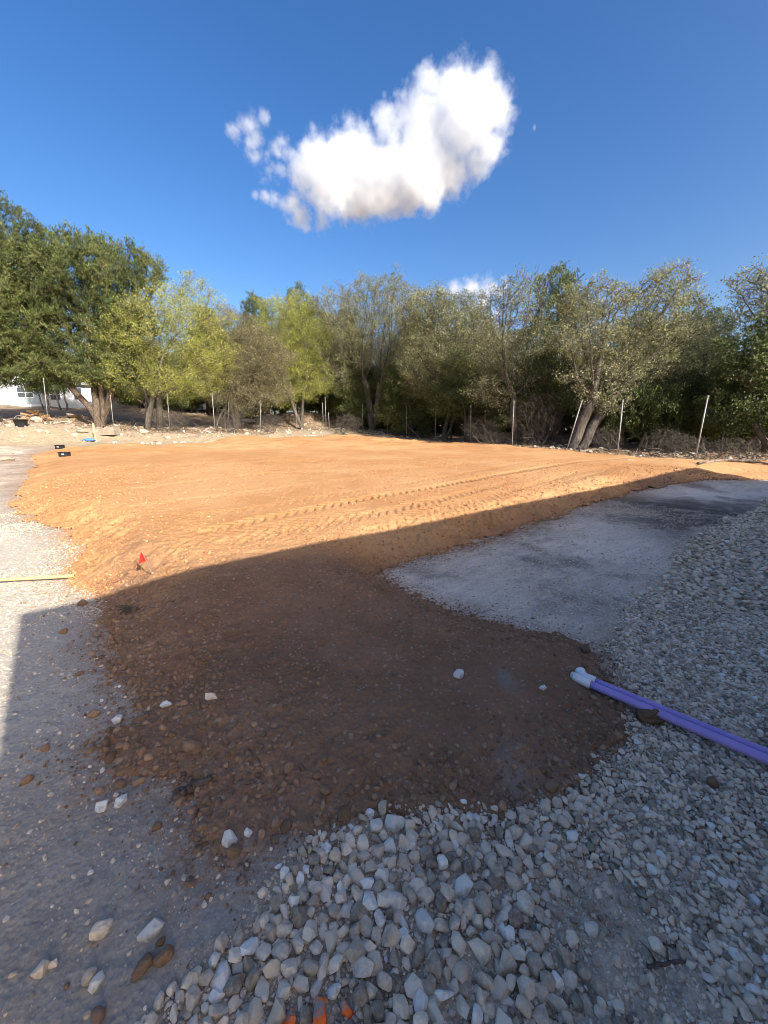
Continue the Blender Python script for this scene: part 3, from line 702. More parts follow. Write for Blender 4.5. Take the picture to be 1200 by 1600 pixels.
# ------------------------------------------------------------ trees
def colonize(A, nodes, parent, step, di, dk, r, wob=.25, grav=0., max_it=140):
    nodes = [np.asarray(q, float) for q in nodes]; parent = list(parent)
    N0 = np.array(nodes)
    D = ((A[:, None] - N0[None]) ** 2).sum(-1); near = D.argmin(1); nd = np.sqrt(D.min(1)); alive = np.ones(len(A), bool)
    for it in range(max_it):
        m = alive & (nd < di)
        if not m.any():
            if not alive.any(): break
            m = alive & (nd <= nd[alive].min() + step)      # reach out when nothing is close
        idx = near[m]; NA = np.array(nodes)
        dv = A[m] - NA[idx]; dv /= np.linalg.norm(dv, axis=1)[:, None] + 1e-9
        u, inv = np.unique(idx, return_inverse=True)
        acc = np.zeros((len(u), 3)); np.add.at(acc, inv, dv)
        acc += r.normal(0, wob, acc.shape) + np.array([0, 0, grav])
        acc /= np.linalg.norm(acc, axis=1)[:, None] + 1e-9
        new = NA[u] + acc * step; b = len(nodes)
        nodes += list(new); parent += list(u)
        D = np.sqrt(((A[alive][:, None] - new[None]) ** 2).sum(-1)); k = D.argmin(1); dm = D.min(1)
        ai = np.where(alive)[0]; better = dm < nd[ai]
        nd[ai[better]] = dm[better]; near[ai[better]] = b + k[better]
        alive &= ~(nd < dk)
        if len(nodes) > 6500: break
    return np.array(nodes), np.array(parent)
def skeleton_mesh(nodes, parent, r_tip, r_base, expo=2.3):
    n = len(nodes); ch = [[] for _ in range(n)]
    for i in range(n):
        if parent[i] >= 0: ch[parent[i]].append(i)
    rad = np.zeros(n)
    for i in range(n - 1, -1, -1):
        rad[i] = sum(rad[c] ** expo for c in ch[i]) ** (1 / expo) if ch[i] else r_tip
    roots = [i for i in range(n) if parent[i] < 0]
    k = r_base / max(rad[roots].max(), 1e-6)
    if k < 1: rad = rad * np.where(rad > r_tip * 3, k, 1)
    else: rad = rad * (1 + (k - 1) * sstep(.2, 1, rad / rad.max()))
    mb = MB(); stack = list(roots)
    while stack:
        i = stack.pop(); chain = [parent[i], i] if parent[i] >= 0 else [i]
        while ch[i]:
            c = sorted(ch[i], key=lambda q: -rad[q]); stack += c[1:]; i = c[0]; chain.append(i)
        if len(chain) < 2: continue
        R_ = rad[chain].copy()
        if parent[chain[1]] >= 0 and chain[0] not in roots: R_[0] = min(R_[0], R_[1] * 1.25)
        ks = 9 if R_.max() > .12 else (6 if R_.max() > .05 else 4 if R_.max() > .02 else 3)
        mb.add(*tube(nodes[chain], R_, ks, False))
    return mb, rad, ch
def make_tree(name, label, px, py, d, blobs, kind, seed, group=None, fork=1, lean=0., dens=1., tips=None, rbase=.16, cat='tree', base=None, trunkto=None, depthk=.8, leafs=None, spread=.5, split=.35):
    """blobs: (px, py, rx px, ry px) crown masses seen at depth d"""
    r = np.random.default_rng(seed)
    b = gd(px, py, d) if base is None else np.array(base); b[2] = float(ground_h(np.array(b[0]), np.array(b[1]))) - .12
    m_px = d * math.cos(PITCH) / F * 1.02
    C_ = []
    for bx, by, rx, ry in blobs:
        c = gd(bx, by, d) - b; C_.append((c[0], r.normal(0, .15) * rx * m_px, c[2], rx * m_px * 1.3, ry * m_px * 1.05))
    C_ = np.array(C_)
    vol = C_[:, 3] ** 2 * C_[:, 4]; tot = vol.sum()
    nA = int(np.clip(tot * 150, 1000, 4200))
    A = []
    for k, c in enumerate(C_):
        q = max(8, int(nA * vol[k] / tot)); u = r.normal(size=(q, 3)); u /= np.linalg.norm(u, axis=1)[:, None]
        rad_ = r.uniform(.15, 1, q) ** (1 / 2.2) * (1 + .22 * np.sin(u[:, 0] * 5 + seed) * np.sin(u[:, 2] * 6 + seed * 2))
        A.append(np.array([c[0], c[1], c[2]]) + u * rad_[:, None] * np.array([c[3], c[3] * depthk, c[4]]))
    A = np.concatenate(A); zlow = A[:, 2].min(); cz = np.average(C_[:, 2], weights=vol); cx = np.average(C_[:, 0], weights=vol)
    nodes, parent = [], []
    for t in range(fork):
        a = r.uniform(0, 2 * np.pi); off = np.array([math.cos(a), math.sin(a) * .6, 0]) * (.12 + .17 * fork) * (t > 0)
        top = np.array([cx * split + r.normal(0, .5) * (fork > 1) + lean, r.normal(0, .3), max(zlow + (cz - zlow) * .25, .8)])
        if trunkto is not None: top = np.array(trunkto[t % len(trunkto)])
        L = np.linalg.norm(top - off); q = max(3, int(L / .3)); wv = r.normal(0, .10, (3, 2))
        p_ = -1
        for j in range(q + 1):
            s_ = j / q
            P_ = off + (top - off) * s_; P_[0] += (wv[0, 0] * math.sin(s_ * 4) + wv[1, 0] * math.sin(s_ * 9)) * L * .16 * min(1, s_ * 3)
            P_[1] += wv[0, 1] * math.sin(s_ * 5) * L * .16
            nodes.append(P_); parent.append(p_); p_ = len(nodes) - 1
    step = .17 if kind in ('oak', 'bare') else .2
    nodes, parent = colonize(A, nodes, parent, step, 2.2, step * 1.25, r, .32 if kind == 'oak' else .2, .12 if kind == 'juniper' else 0)
    mb, rad, ch = skeleton_mesh(nodes, parent, .0085 if kind == 'oak' else .005, rbase * .85, 2.45)
    # twigs at thin nodes
    n = len(nodes); thin = np.where((rad < .026) & (parent >= 0))[0]
    outd = nodes[thin] - nodes[parent[thin]]; outd /= np.linalg.norm(outd, axis=1)[:, None] + 1e-9
    tw = {'oak': 2, 'yellow': 2, 'juniper': 3, 'mid': 2, 'bare': 2}[kind]
    tl = {'oak': .34, 'yellow': .42, 'juniper': .36, 'mid': .32, 'bare': .5}[kind]
    s0 = np.repeat(nodes[thin], tw, 0); dr = np.repeat(outd, tw, 0) * .6 + r.normal(0, spread, (len(s0), 3))
    if kind == 'juniper': dr[:, 2] += .55
    if kind == 'yellow': dr[:, 2] += .1
    dr /= np.linalg.norm(dr, axis=1)[:, None]
    ln = tl * r.uniform(.45, 1.25, len(s0))
    e0 = s0 + dr * ln[:, None]; e0[:, 2] -= .04 * (kind in ('yellow', 'bare'))
    # twig prisms, 3-sided
    U = np.cross(dr, r.normal(size=dr.shape)); U /= np.linalg.norm(U, axis=1)[:, None] + 1e-9; W_ = np.cross(dr, U)
    rt = .009 if kind in ('oak', 'yellow') else .0065
    ring = [(1, 0), (-.5, .87), (-.5, -.87)]
    v = np.stack([s0 + rt * (a * U + c * W_) for a, c in ring] + [e0 + rt * .4 * (a * U + c * W_) for a, c in ring], 1).reshape(-1, 3)
    o6 = np.arange(len(s0))[:, None] * 6
    mb.add(v, [np.concatenate([o6 + np.array([[a, (a + 1) % 3, (a + 1) % 3 + 3, a + 3]]) for a in range(3)])])
    root = empty(name, b, label=label, cat=cat, group=group)
    bark = M['bark_jun'] if kind in ('juniper',) else M['bark_oak']
    tr = mb.build('trunk', bark, root, True)
    if kind != 'bare':
        nl, lw, ll, off = {'oak': (8, .042, .078, .055), 'yellow': (10, .040, .075, .06), 'juniper': (11, .034, .13, .045), 'mid': (10, .055, .09, .06)}[kind]
        q = len(s0); nl = max(3, int(np.clip(tot * 2300, 9000, 85000) * dens * {'oak': .85, 'yellow': 1.15, 'juniper': 1.7, 'mid': 1.6}[kind] / q))
        t = r.uniform(.15, 1.08, (q, nl, 1)); P_ = s0[:, None] + (e0 - s0)[:, None] * t + r.normal(0, off, (q, nl, 3))
        P_ = P_.reshape(-1, 3)
        cl_ = {'oak': (.62, .17), 'yellow': (.55, .18), 'juniper': (.3, .12), 'mid': (.5, .17)}[kind]
        cen = e0[::7]; cid = r.integers(0, len(cen), len(P_)); inc = r.uniform(size=len(P_)) < cl_[0]
        P_[inc] = cen[cid[inc]] + r.normal(0, cl_[1], (inc.sum(), 3)) * [1, 1, .75]
        ax = r.normal(size=P_.shape)
        if kind == 'juniper': ax = np.repeat(dr, nl, 0) * 1.3 + r.normal(0, .5, P_.shape) + [0, 0, .35]
        ax /= np.linalg.norm(ax, axis=1)[:, None]; sd = np.cross(ax, r.normal(size=ax.shape)); sd /= np.linalg.norm(sd, axis=1)[:, None] + 1e-9
        sc_ = r.uniform(.6, 1.35, (len(P_), 1)); hl = ax * ll * sc_ * .5; hw = sd * lw * sc_ * .5
        v = np.stack([P_ - hl, P_ + hw, P_ + hl, P_ - hw], 1).reshape(-1, 3)
        f = np.arange(len(P_) * 4).reshape(-1, 4)
        # clump-wise tint: real leaf colour varies branch to branch
        base_t = np.repeat(np.repeat(.5 + .75 * fbm(nodes[thin][:, 0] + nodes[thin][:, 1] * .7, nodes[thin][:, 2], .9, 3, seed), tw), nl)
        ti = np.clip(base_t + r.normal(0, .17, len(P_)), 0, 1)
        lm = leafs or {'oak': 'leaf_oak', 'yellow': 'leaf_yel', 'juniper': 'leaf_jun', 'mid': 'leaf_mid'}[kind]
        link_mesh('crown', v, f, [M[lm]], False, root, attrs=dict(tint=np.repeat(ti, 4)))
    return root

TREES = {}
def T(key, *a, **k): TREES[key] = make_tree(*a, **k); return TREES[key]
T('j1', 'juniper_tree', 'tall dark juniper at far left, its top the highest of all the trees', -15, 655, 24,
  [(10, 375, 34, 42), (-30, 430, 60, 70), (45, 425, 40, 40), (15, 490, 55, 45), (-30, 520, 60, 50), (40, 545, 40, 25), (55, 575, 32, 16), (25, 592, 36, 14), (-30, 580, 50, 25)], 'juniper', 1, dens=1.25, rbase=.2, fork=2)
T('j2', 'juniper_tree', 'broad dark green juniper over the dark forked trunk beside the blue lid', 160, 662, 25.5,
  [(95, 415, 42, 45), (140, 425, 50, 48), (190, 430, 45, 42), (228, 430, 30, 28), (120, 490, 65, 50), (175, 500, 50, 45), (95, 555, 45, 30), (150, 560, 45, 30), (60, 470, 40, 40), (105, 588, 34, 18), (165, 580, 50, 26), (205, 560, 36, 30)], 'juniper', 2, rbase=.26, fork=4, dens=1.25, trunkto=[(0.3, 0, 2.6), (-1.7, .2, 2.6), (.9, .3, 2.6), (-.4, .4, 2.7)])
T('y1', 'deciduous_tree', 'yellow green leafing tree in front of the beige house, right of the dark juniper', 225, 662, 26,
  [(285, 475, 36, 40), (255, 510, 50, 38), (320, 510, 34, 34), (215, 545, 42, 28), (275, 555, 52, 30), (325, 555, 36, 32), (180, 560, 30, 22), (215, 590, 48, 22), (285, 598, 50, 22), (325, 590, 30, 24)], 'yellow', 3, rbase=.24, fork=5, dens=.8)
T('d1', 'deciduous_tree', 'dull olive tree with brown drooping twigs above the cream panel building', 350, 662, 27.5,
  [(370, 520, 36, 30), (395, 550, 36, 34), (345, 580, 34, 30), (390, 590, 40, 30), (425, 560, 28, 30), (345, 610, 30, 22), (385, 620, 36, 24), (420, 610, 28, 24)], 'yellow', 4, rbase=.2, fork=4, dens=.6, leafs='leaf_dull')
T('y2', 'deciduous_tree', 'yellow green leafing tree in the middle left, behind the close trio of posts', 472, 668, 31,
  [(455, 505, 36, 36), (480, 530, 28, 32), (430, 540, 32, 34), (450, 570, 40, 26), (415, 580, 28, 22), (445, 605, 36, 24), (485, 590, 26, 30)], 'yellow', 5, rbase=.15, fork=2, dens=.9)
T('j3', 'juniper_tree', 'dark pointed juniper tip rising behind the dull olive tree', 400, 655, 37, [(400, 500, 16, 34), (398, 545, 26, 40), (400, 590, 34, 40)], 'juniper', 6, rbase=.15)
T('j4', 'juniper_tree', 'dark juniper tip rising behind the yellow green tree in the middle left', 470, 655, 38, [(468, 490, 18, 34), (475, 530, 34, 40), (490, 590, 38, 45)], 'juniper', 7, rbase=.15)
T('o1', 'oak_tree', 'wide grey green live oak with a thick dark forked trunk left of the picture centre', 583, 684, 31.5,
  [(530, 490, 34, 34), (575, 475, 34, 32), (615, 475, 34, 36), (555, 520, 44, 34), (610, 520, 40, 34), (515, 545, 30, 26), (645, 530, 26, 34), (580, 560, 44, 22), (535, 585, 30, 24), (620, 580, 34, 30)], 'oak', 8, rbase=.3, fork=2, trunkto=[(-.5, 0, 3.6), (.5, 0, 3.4)], dens=1.1)
T('m1', 'juniper_tree', 'low bushy yellowish evergreen just left of the thick oak trunk', 555, 680, 32, [(555, 610, 22, 20), (545, 580, 18, 20), (560, 640, 20, 16)], 'mid', 9, rbase=.07)
T('o2', 'oak_tree', 'pale leaved live oak right of the thick forked oak, below the small cloud', 705, 690, 27,
  [(665, 490, 34, 30), (705, 500, 36, 34), (735, 520, 26, 36), (680, 545, 44, 34), (725, 565, 30, 26), (660, 590, 30, 26), (710, 610, 34, 26)], 'oak', 10, rbase=.17, fork=3, dens=1.2)
T('m2', 'evergreen_tree', 'dense mid green evergreen filling the gap between the first two oak trunks', 648, 686, 28.5,
  [(640, 610, 32, 34), (665, 640, 30, 28), (625, 645, 30, 26), (690, 620, 28, 34)], 'mid', 11, rbase=.1, fork=3)
T('m3', 'evergreen_tree', 'bright green bushy evergreen under the pale leaved oak', 735, 690, 24.5, [(720, 580, 28, 24), (740, 610, 28, 26), (712, 625, 30, 24)], 'mid', 12, rbase=.08, fork=2)
T('o3', 'oak_tree', 'live oak with a curved dark trunk behind the upright post, sparse top against the cloud', 803, 696, 21,
  [(778, 480, 28, 32), (812, 465, 26, 28), (762, 535, 30, 30), (815, 525, 30, 34), (785, 575, 30, 24), (765, 610, 30, 24), (815, 600, 30, 30)], 'oak', 13, rbase=.19, fork=1, dens=.8)
T('j5', 'juniper_tree', 'dark juniper with a ragged top standing above the oaks right of centre', 825, 696, 22.5,
  [(868, 452, 24, 24), (860, 495, 28, 30), (835, 545, 32, 34), (850, 600, 40, 36), (800, 620, 34, 30)], 'juniper', 14, rbase=.17, fork=2, dens=.75)
T('o4', 'oak_tree', 'large live oak leaning right, long bare limbs reaching over the leaning posts', 892, 706, 18,
  [(925, 470, 38, 28), (990, 480, 30, 26), (1040, 455, 34, 34), (1065, 495, 28, 36), (1020, 525, 42, 30), (960, 535, 44, 30), (905, 530, 34, 32), (1000, 580, 44, 26), (930, 590, 38, 26), (1040, 590, 36, 30), (960, 630, 40, 22)], 'oak', 15, rbase=.26, fork=2, trunkto=[(.7, 0, 2.4), (1.5, .3, 2.1)], dens=1.0)
T('j6', 'juniper_tree', 'short fresh green juniper between the two right hand leaning posts', 1012, 706, 17.5, [(1015, 632, 30, 22), (995, 652, 26, 18), (1035, 655, 22, 20)], 'juniper', 16, rbase=.08, fork=2)
T('o5', 'oak_tree', 'lower live oak behind the most tilted post, crown dipping between two taller trees', 1100, 706, 18.5,
  [(1105, 545, 34, 26), (1075, 585, 32, 26), (1135, 520, 18, 20), (1120, 600, 34, 26), (1085, 640, 36, 24)], 'oak', 17, rbase=.15, fork=3, dens=1.2)
T('m4', 'evergreen_tree', 'dark many stemmed evergreen at the right edge of the photo', 1180, 712, 15.5,
  [(1180, 560, 38, 40), (1215, 620, 50, 44), (1160, 640, 34, 30), (1230, 540, 40, 50)], 'mid', 18, rbase=.13, fork=4, leafs='leaf_jun', dens=1.0)
T('o6', 'oak_tree', 'sparse twisted oak top against blue sky in the upper right corner of the trees', 1215, 712, 16.5,
  [(1185, 445, 30, 26), (1215, 480, 40, 36), (1190, 500, 26, 26), (1260, 450, 50, 50)], 'oak', 19, rbase=.2, fork=2, dens=.7)
T('o7', 'oak_tree', 'thin oak between the ragged juniper and the leaning oak', 860, 690, 24, [(900, 500, 30, 30), (880, 560, 36, 36), (895, 610, 40, 30)], 'oak', 20, rbase=.13, fork=2, dens=1.2)
T('m5', 'evergreen_tree', 'yellowish evergreen growing under the crown of the leaning oak', 905, 690, 22, [(860, 600, 30, 24), (900, 620, 34, 24), (950, 600, 34, 26)], 'mid', 21, rbase=.09, fork=3)
T('s1', 'bare_shrub', 'leafless grey shrub in front of the dark trunks right of the upright post', 835, 697, 20, [(835, 650, 30, 30), (850, 670, 22, 18)], 'bare', 22, rbase=.04, fork=5, cat='shrub', group='leafless shrubs along the fence')

# background rows: copies standing deeper in the wood
BACK = [('o2', 520, 36), ('m2', 560, 34), ('j4', 548, 40), ('o1', 625, 38), ('m2', 690, 33), ('j5', 745, 34), ('o2', 770, 33), ('m3', 770, 27), ('m2', 830, 30), ('o4', 800, 34), ('m2', 890, 28), ('j5', 955, 27), ('o5', 960, 31),
        ('m2', 970, 24), ('o2', 1040, 29), ('m2', 1060, 23), ('j5', 1100, 26), ('m3', 1110, 21), ('o5', 1160, 26), ('m2', 1150, 20), ('m4', 1240, 22), ('j5', 1200, 22), ('m2', 1230, 18), ('d1', 430, 34), ('m2', 425, 38), ('o5', 380, 40),
        ('m3', 500, 30), ('m2', 600, 31), ('m3', 650, 29), ('o7', 715, 29), ('o7', 1010, 26), ('m2', 300, 44), ('m5', 255, 40), ('j3', 330, 40), ('o1', 700, 45), ('o1', 850, 44), ('o2', 560, 46), ('o4', 950, 40), ('j4', 640, 36), ('o5', 1260, 30)]
BACK += [('m2', q_, 30 + (q_ * 7) % 5) for q_ in range(500, 1240, 48)] + [('m3', 83, 37), ('m3', 112, 36), ('m3', 305, 29), ('m4', 880, 33), ('m4', 700, 36), ('m4', 1040, 31), ('m5', 180, 36), ('m2', 235, 37), ('m2', 285, 33), ('m5', 330, 36), ('m2', 385, 34), ('m3', 440, 33), ('m2', 470, 31)]
BACK += [('m5', 930, 20.5), ('m2', 1060, 18.5), ('m3', 1135, 17), ('m3', 850, 22.5), ('m2', 1175, 18)]
BL = {'o': 'live oak', 'm': 'bushy evergreen', 'j': 'dark juniper', 'd': 'dull olive tree'}
BACK = [(k_, p_, max(d_, 37 if p_ < 560 else 34 if p_ < 660 else 30 if p_ < 760 else 0)) for k_, p_, d_ in BACK]
LAND = [(83, 'the near end of the mobile home gable'), (112, 'the long white mobile home windows'), (180, 'the broad juniper and its forked trunk'), (225, 'the beige house'), (262, 'the big yellow green tree'), (300, 'the right side of the big yellow green tree'), (340, 'the cream panel building'), (385, 'the dull olive tree'), (430, 'the gap right of the dull olive tree'), (470, 'the middle left yellow green tree'), (510, 'the close trio of posts'),
        (545, 'the low yellowish evergreen'), (583, 'the thick forked oak'), (622, 'the gap right of the thick forked oak'), (650, 'the dense mid green evergreen'), (700, 'the pale leaved oak'), (735, 'the bright green evergreen'), (770, 'the left side of the curved oak'), (800, 'the curved oak trunk'),
        (835, 'the upright shrub beside the curved oak'), (868, 'the ragged juniper'), (895, 'the thin oak'), (940, 'the leaning oak trunk'), (970, 'the slightly tilted post'), (1012, 'the short fresh green juniper'), (1050, 'the ends of the leaning limbs'), (1100, 'the most tilted post'), (1145, 'the low oak by the right edge'), (1190, 'the many stemmed evergreen'), (1240, 'the sparse oak top')]
ent = []
for k, px, d in BACK:
    la = min(LAND, key=lambda q: abs(q[0] - px))[1]; ent.append((k, px, d, BL[k[0]], la))
RANK = {1: [''], 2: ['nearer ', 'farther '], 3: ['nearest ', 'middle ', 'farthest '], 4: ['nearest ', 'second nearest ', 'third nearest ', 'farthest ']}
for i, (k, px, d, kn, la) in enumerate(ent):
    same = sorted([q for q in ent if q[3:] == (kn, la)], key=lambda q: (q[2], q[1])); rk = RANK[min(4, len(same))][min(3, same.index((k, px, d, kn, la)))]
    c = copy_tree(TREES[k]); g_ = gd(px, 680, d)
    z = float(ground_h(np.array(g_[0]), np.array(g_[1])))
    c.location = (g_[0], g_[1], z - .15); s_ = random.uniform(.82, 1.0)
    if d < 23: s_ *= .7
    if k[0] in 'oj' and k not in ('j3', 'j4'): s_ *= .92
    c.scale = (s_ * 1.25, s_ * 1.1, s_ * (1.12 if k[0] == 'm' else 1)); c.rotation_euler[2] = random.choice((0, 0, math.pi)) + random.uniform(-.7, .7)
    tag(c, rk + kn + ' in the wood behind ' + la, 'tree', 'background ' + {'o': 'oaks', 'm': 'evergreens', 'j': 'junipers', 'd': 'trees'}[k[0]])
shr = TREES['s1']
SHL = ['by the short post and dark trunk', 'right of the rocks on the bank', 'at the foot of the dense mid green evergreen', 'under the pale leaved oak', 'right of the post by the bright evergreen', 'against the curved oak trunk', 'right of the tilted post under the leaning oak', 'left of the slightly tilted post', 'right of the slightly tilted post', 'left of the tallest tilted post', 'touching the tallest tilted post', 'just right of the tallest tilted post', 'above the long fallen branch', 'below the ragged juniper', 'right of the close trio of posts', 'below the big yellow green tree']
SKIP = {2, 3, 6, 8, 11, 13}
for i, (px, py, d, s_) in enumerate([(365, 662, 25, 1.1), (420, 668, 27, .9), (610, 683, 25.5, .9), (700, 688, 23, 1.), (755, 693, 21.5, 1.1), (775, 694, 20.5, .8), (920, 705, 17.5, .9), (950, 707, 17, .7), (985, 709, 16.5, .8),
                                 (1040, 713, 15, .75), (1075, 715, 14.5, .8), (1120, 718, 13.8, .7), (1150, 720, 13.5, .7), (865, 700, 19, .9), (540, 676, 28, 1.), (270, 660, 25, 1.2)]):
    if i in SKIP: continue
    c = copy_tree(shr); g_ = gd(px, py, d); z = float(ground_h(np.array(g_[0]), np.array(g_[1])))
    c.location = (g_[0], g_[1], z - .05); c.scale = (s_ * .85, s_ * .85, s_ * random.uniform(.35, .6)); c.rotation_euler[2] = random.uniform(0, 6)
    tag(c, 'low tangle of leafless grey twigs ' + SHL[i], 'shrub', 'leafless shrubs along the fence')

# ------------------------------------------------------------ fence posts
PL = {0: 'thin metal post in front of the white mobile home', 1: 'metal post in front of the forked juniper trunk', 2: 'faint metal post in shade below the yellow green tree', 3: 'pale metal post in front of the dull olive tree',
 4: 'short metal post by the dark trunk, behind the pale one', 5: 'metal post in front of the limestone boulders on the bank', 6: 'metal post below the yellow green tree in the middle left', 7: 'left post of the close trio', 8: 'middle, tallest post of the close trio', 9: 'right, shortest post of the close trio',
 10: 'metal post just left of the thick oak trunk', 11: 'dim metal post just right of the thick oak trunk', 12: 'thin metal post in front of the dense evergreen', 13: 'upright metal post in front of the shaded gap with a bare pale trunk', 14: 'upright metal post left of the curved oak trunk',
 15: 'bright upright metal post in front of the curved oak trunk', 16: 'strongly tilted metal post at the foot of the leaning oak', 17: 'slightly tilted metal post beside the short fresh green juniper', 18: 'tallest tilted metal post at the far right of the pad'}
for i, (bx, by, tx, ty, d) in enumerate(POSTS):
    b = gd(bx, by, d); z = surf1(b[0], b[1]); t = gd(tx, ty, d); t[2] += z - b[2]; b[2] = z - .05
    root = empty('fence_post', b, label=PL[i], cat='post', group='metal posts of the unfinished fence')
    a = t - b; n_ = a / np.linalg.norm(a); mb = MB()
    wd = .022 if i > 13 else .018
    mb.tube([np.zeros(3), a * .5 + [random.uniform(-.01, .01), 0, 0], a], wd, 8)
    mb.build('shaft', M['steel'], root, True)
    cp = MB(); cp.tube([a - n_ * .02, a + n_ * .03, a + n_ * .05], [.034, .034, .015], 8); cp.build('cap', M['steel'], root)

# ------------------------------------------------------------ pipes, flag, small things
def pipe_pair():
    for k, (o1, o2, lab) in enumerate((((905, 1066), (1200, 1203), 'lower purple pipe with white end fitting, nearer the dirt'), ((912, 1049), (1200, 1172), 'upper purple pipe with white end fitting, on the gravel side'))):
        a = on_ground(*o1); b = on_ground(*o2); dirv = (b - a); dirv /= np.linalg.norm(dirv)
        rad = .0215
        if k == 0: a0 = a.copy(); d0 = dirv.copy()
        a = a.copy()
        perp = np.array([-d0[1], d0[0], 0]); perp /= np.linalg.norm(perp)
        if k == 1: a = a0 + perp * .056 + d0 * .01
        base = a.copy(); L = 2.6
        pts = []
        for s_ in np.linspace(0, L, 14):
            q = a + np.array([d0[0], d0[1], 0]) * s_ / np.hypot(d0[0], d0[1]); pts.append([q[0], q[1], 0])
        pts = np.array(pts); zz = surf(pts[:, 0], pts[:, 1]) + rad + .018
        zf = np.polyval(np.polyfit(np.arange(14), zz, 1), np.arange(14)); pts[:, 2] = zf + max(0, (zz - .02 - zf).max()) * .6
        rt = empty('purple_pipe', pts[0], label=lab, cat='pipe', group='pair of purple pipes'); P_ = pts - pts[0]
        MB().tube(P_[1:] if False else np.vstack([P_[0] + (P_[1] - P_[0]) * .3, P_[1:]]), rad, 20).build('tube', M['purple'], rt, True)
        dd = (P_[1] - P_[0]); dd /= np.linalg.norm(dd)
        side = np.array([-dd[1], dd[0], 0]) * (1 if k else -.6)
        # collar + short elbow turned up and sideways, open mouth
        m = MB(); r_ = .028
        m.tube([dd * .062, dd * .058, dd * .012, dd * .005], [.0225, r_, r_, r_ * .97], 20, False)
        c = [dd * .005, dd * -.008 + side * .004 + np.array([0, 0, .003]), dd * -.022 + side * .012 + np.array([0, 0, .008]), dd * -.034 + side * .030 + np.array([0, 0, .012])]
        m.tube(c, [r_ * .97, r_ * .98, r_ * 1.0, r_ * 1.04], 20, False)
        e_ = c[-1]; n2 = (c[-1] - c[-2]); n2 /= np.linalg.norm(n2)
        m.tube([e_, e_ + n2 * .001, e_ - n2 * .02], [r_ * 1.04, r_ * .84, r_ * .82], 20, False)
        m.build('elbow', M['fitting'], rt, True)
        MB().tube([c[-1] - n2 * .022, c[-1] - n2 * .018], [r_ * .84, r_ * .84], 20).build('socket', M['purple'], rt, True)
pipe_pair()
a, b = on_ground(-60, 916), on_ground(116, 903); a[2] = surf1(*a[:2]) + .03; b[2] = surf1(*b[:2]) + .03
P_ = np.array([a + (b - a) * t + np.array([0, 0, .006 * math.sin(t * 5)]) for t in np.linspace(0, 1, 9)])
yp = MB().tube(P_ - P_[0], .017, 14).build('yellow_pipe', M['yellow'], None, True); yp.location = P_[0]
tag(yp, 'long yellow pipe lying on the pale sunlit gravel at the left edge', 'pipe')
# marker flag
b = on_ground(238, 896); root = empty('marker_flag', b, label='small red marker flag on a leaning wire in the sunlit dirt', cat='flag')
depth = b[1] * math.cos(PITCH) + (EYE - b[2]) * math.sin(PITCH)
def rel(px, py): q = gd(px, py, b[1]); return q - b
top = rel(221, 861); MB().tube([np.array([0, 0, -.05]), top * .5 + [.003, 0, 0], top], .003, 6).build('wire', M['wire'], root)
pa, pb, pc = rel(220.5, 860), rel(230.5, 876), rel(217, 881)
t_ = np.array([0, .0015, 0]); bend = np.array([0, .012, 0])
mid_ = (pb + pc) / 2 + bend
vv = np.array([pa, pb, mid_, pc]); vv = np.vstack([vv - t_, vv + t_])
link_mesh('pennant', vv, np.array([(0, 1, 2, 2), (0, 2, 3, 3), (4, 6, 5, 5), (4, 7, 6, 6), (0, 4, 5, 1), (1, 5, 6, 2), (2, 6, 7, 3), (3, 7, 4, 0)])[:, :4] if False else [np.array([(0, 1, 2), (0, 2, 3), (4, 6, 5), (4, 7, 6)]), np.array([(0, 4, 5, 1), (1, 5, 6, 2), (2, 6, 7, 3), (3, 7, 4, 0)])], [M['red']], False, root)
# sticks
def stick(name, pts_px, rad, mat, lab, cat='stick', lift=.6, group=None, tw=()):
    P_ = [on_ground(*q) for q in pts_px]; P_ = np.array(P_); P_[:, 2] = surf(P_[:, 0], P_[:, 1]) + rad * lift
    t = np.linspace(0, len(P_) - 1, len(P_) * 4); Q = np.stack([np.interp(t, np.arange(len(P_)), P_[:, k]) for k in range(3)], -1)
    Q += rng.normal(0, rad * .25, Q.shape); rd = rad * (1 + rng.normal(0, .10, len(Q))) * np.linspace(1, .75, len(Q))
    mb = MB().tube(Q - Q[0], rd, 10)
    for f_, vx, vy in tw:
        i = int(f_ * (len(Q) - 1)); mb.tube([Q[i] - Q[0], Q[i] - Q[0] + [vx * .5, vy * .5, .01], Q[i] - Q[0] + [vx, vy, .004]], [rad * .5, rad * .4, rad * .2], 6)
    o = mb.build(name, mat, None, True); o.location = Q[0]; return tag(o, lab, cat, group)
stick('broken_stick', [(276, 1247), (290, 1240), (308, 1232), (334, 1223)], .019, M['stick'], 'short thick dark stick at the left edge of the brown dirt', lift=1.1)
stick('thin_twig', [(1012, 1511), (1040, 1507), (1072, 1502)], .006, M['stick'], 'thin crooked twig on the gravel at lower right', tw=((.6, .03, .05), (.35, -.02, .05)))
stick('thin_twig', [(1036, 1475), (1050, 1480), (1066, 1476)], .004, M['stick'], 'tiny twig lying across the flat stones at lower right')
stick('thin_twig', [(370, 1326 + 50), (378, 1395 - 30), (385, 1348)], .002, M['stick'], 'hair thin dark twig on grey gravel left of the dirt tip')
stick('thin_twig', [(945, 1018), (975, 1014), (1005, 1020)], .005, M['stick'], 'thin dark twig at the edge of the gravel above the purple pipes')
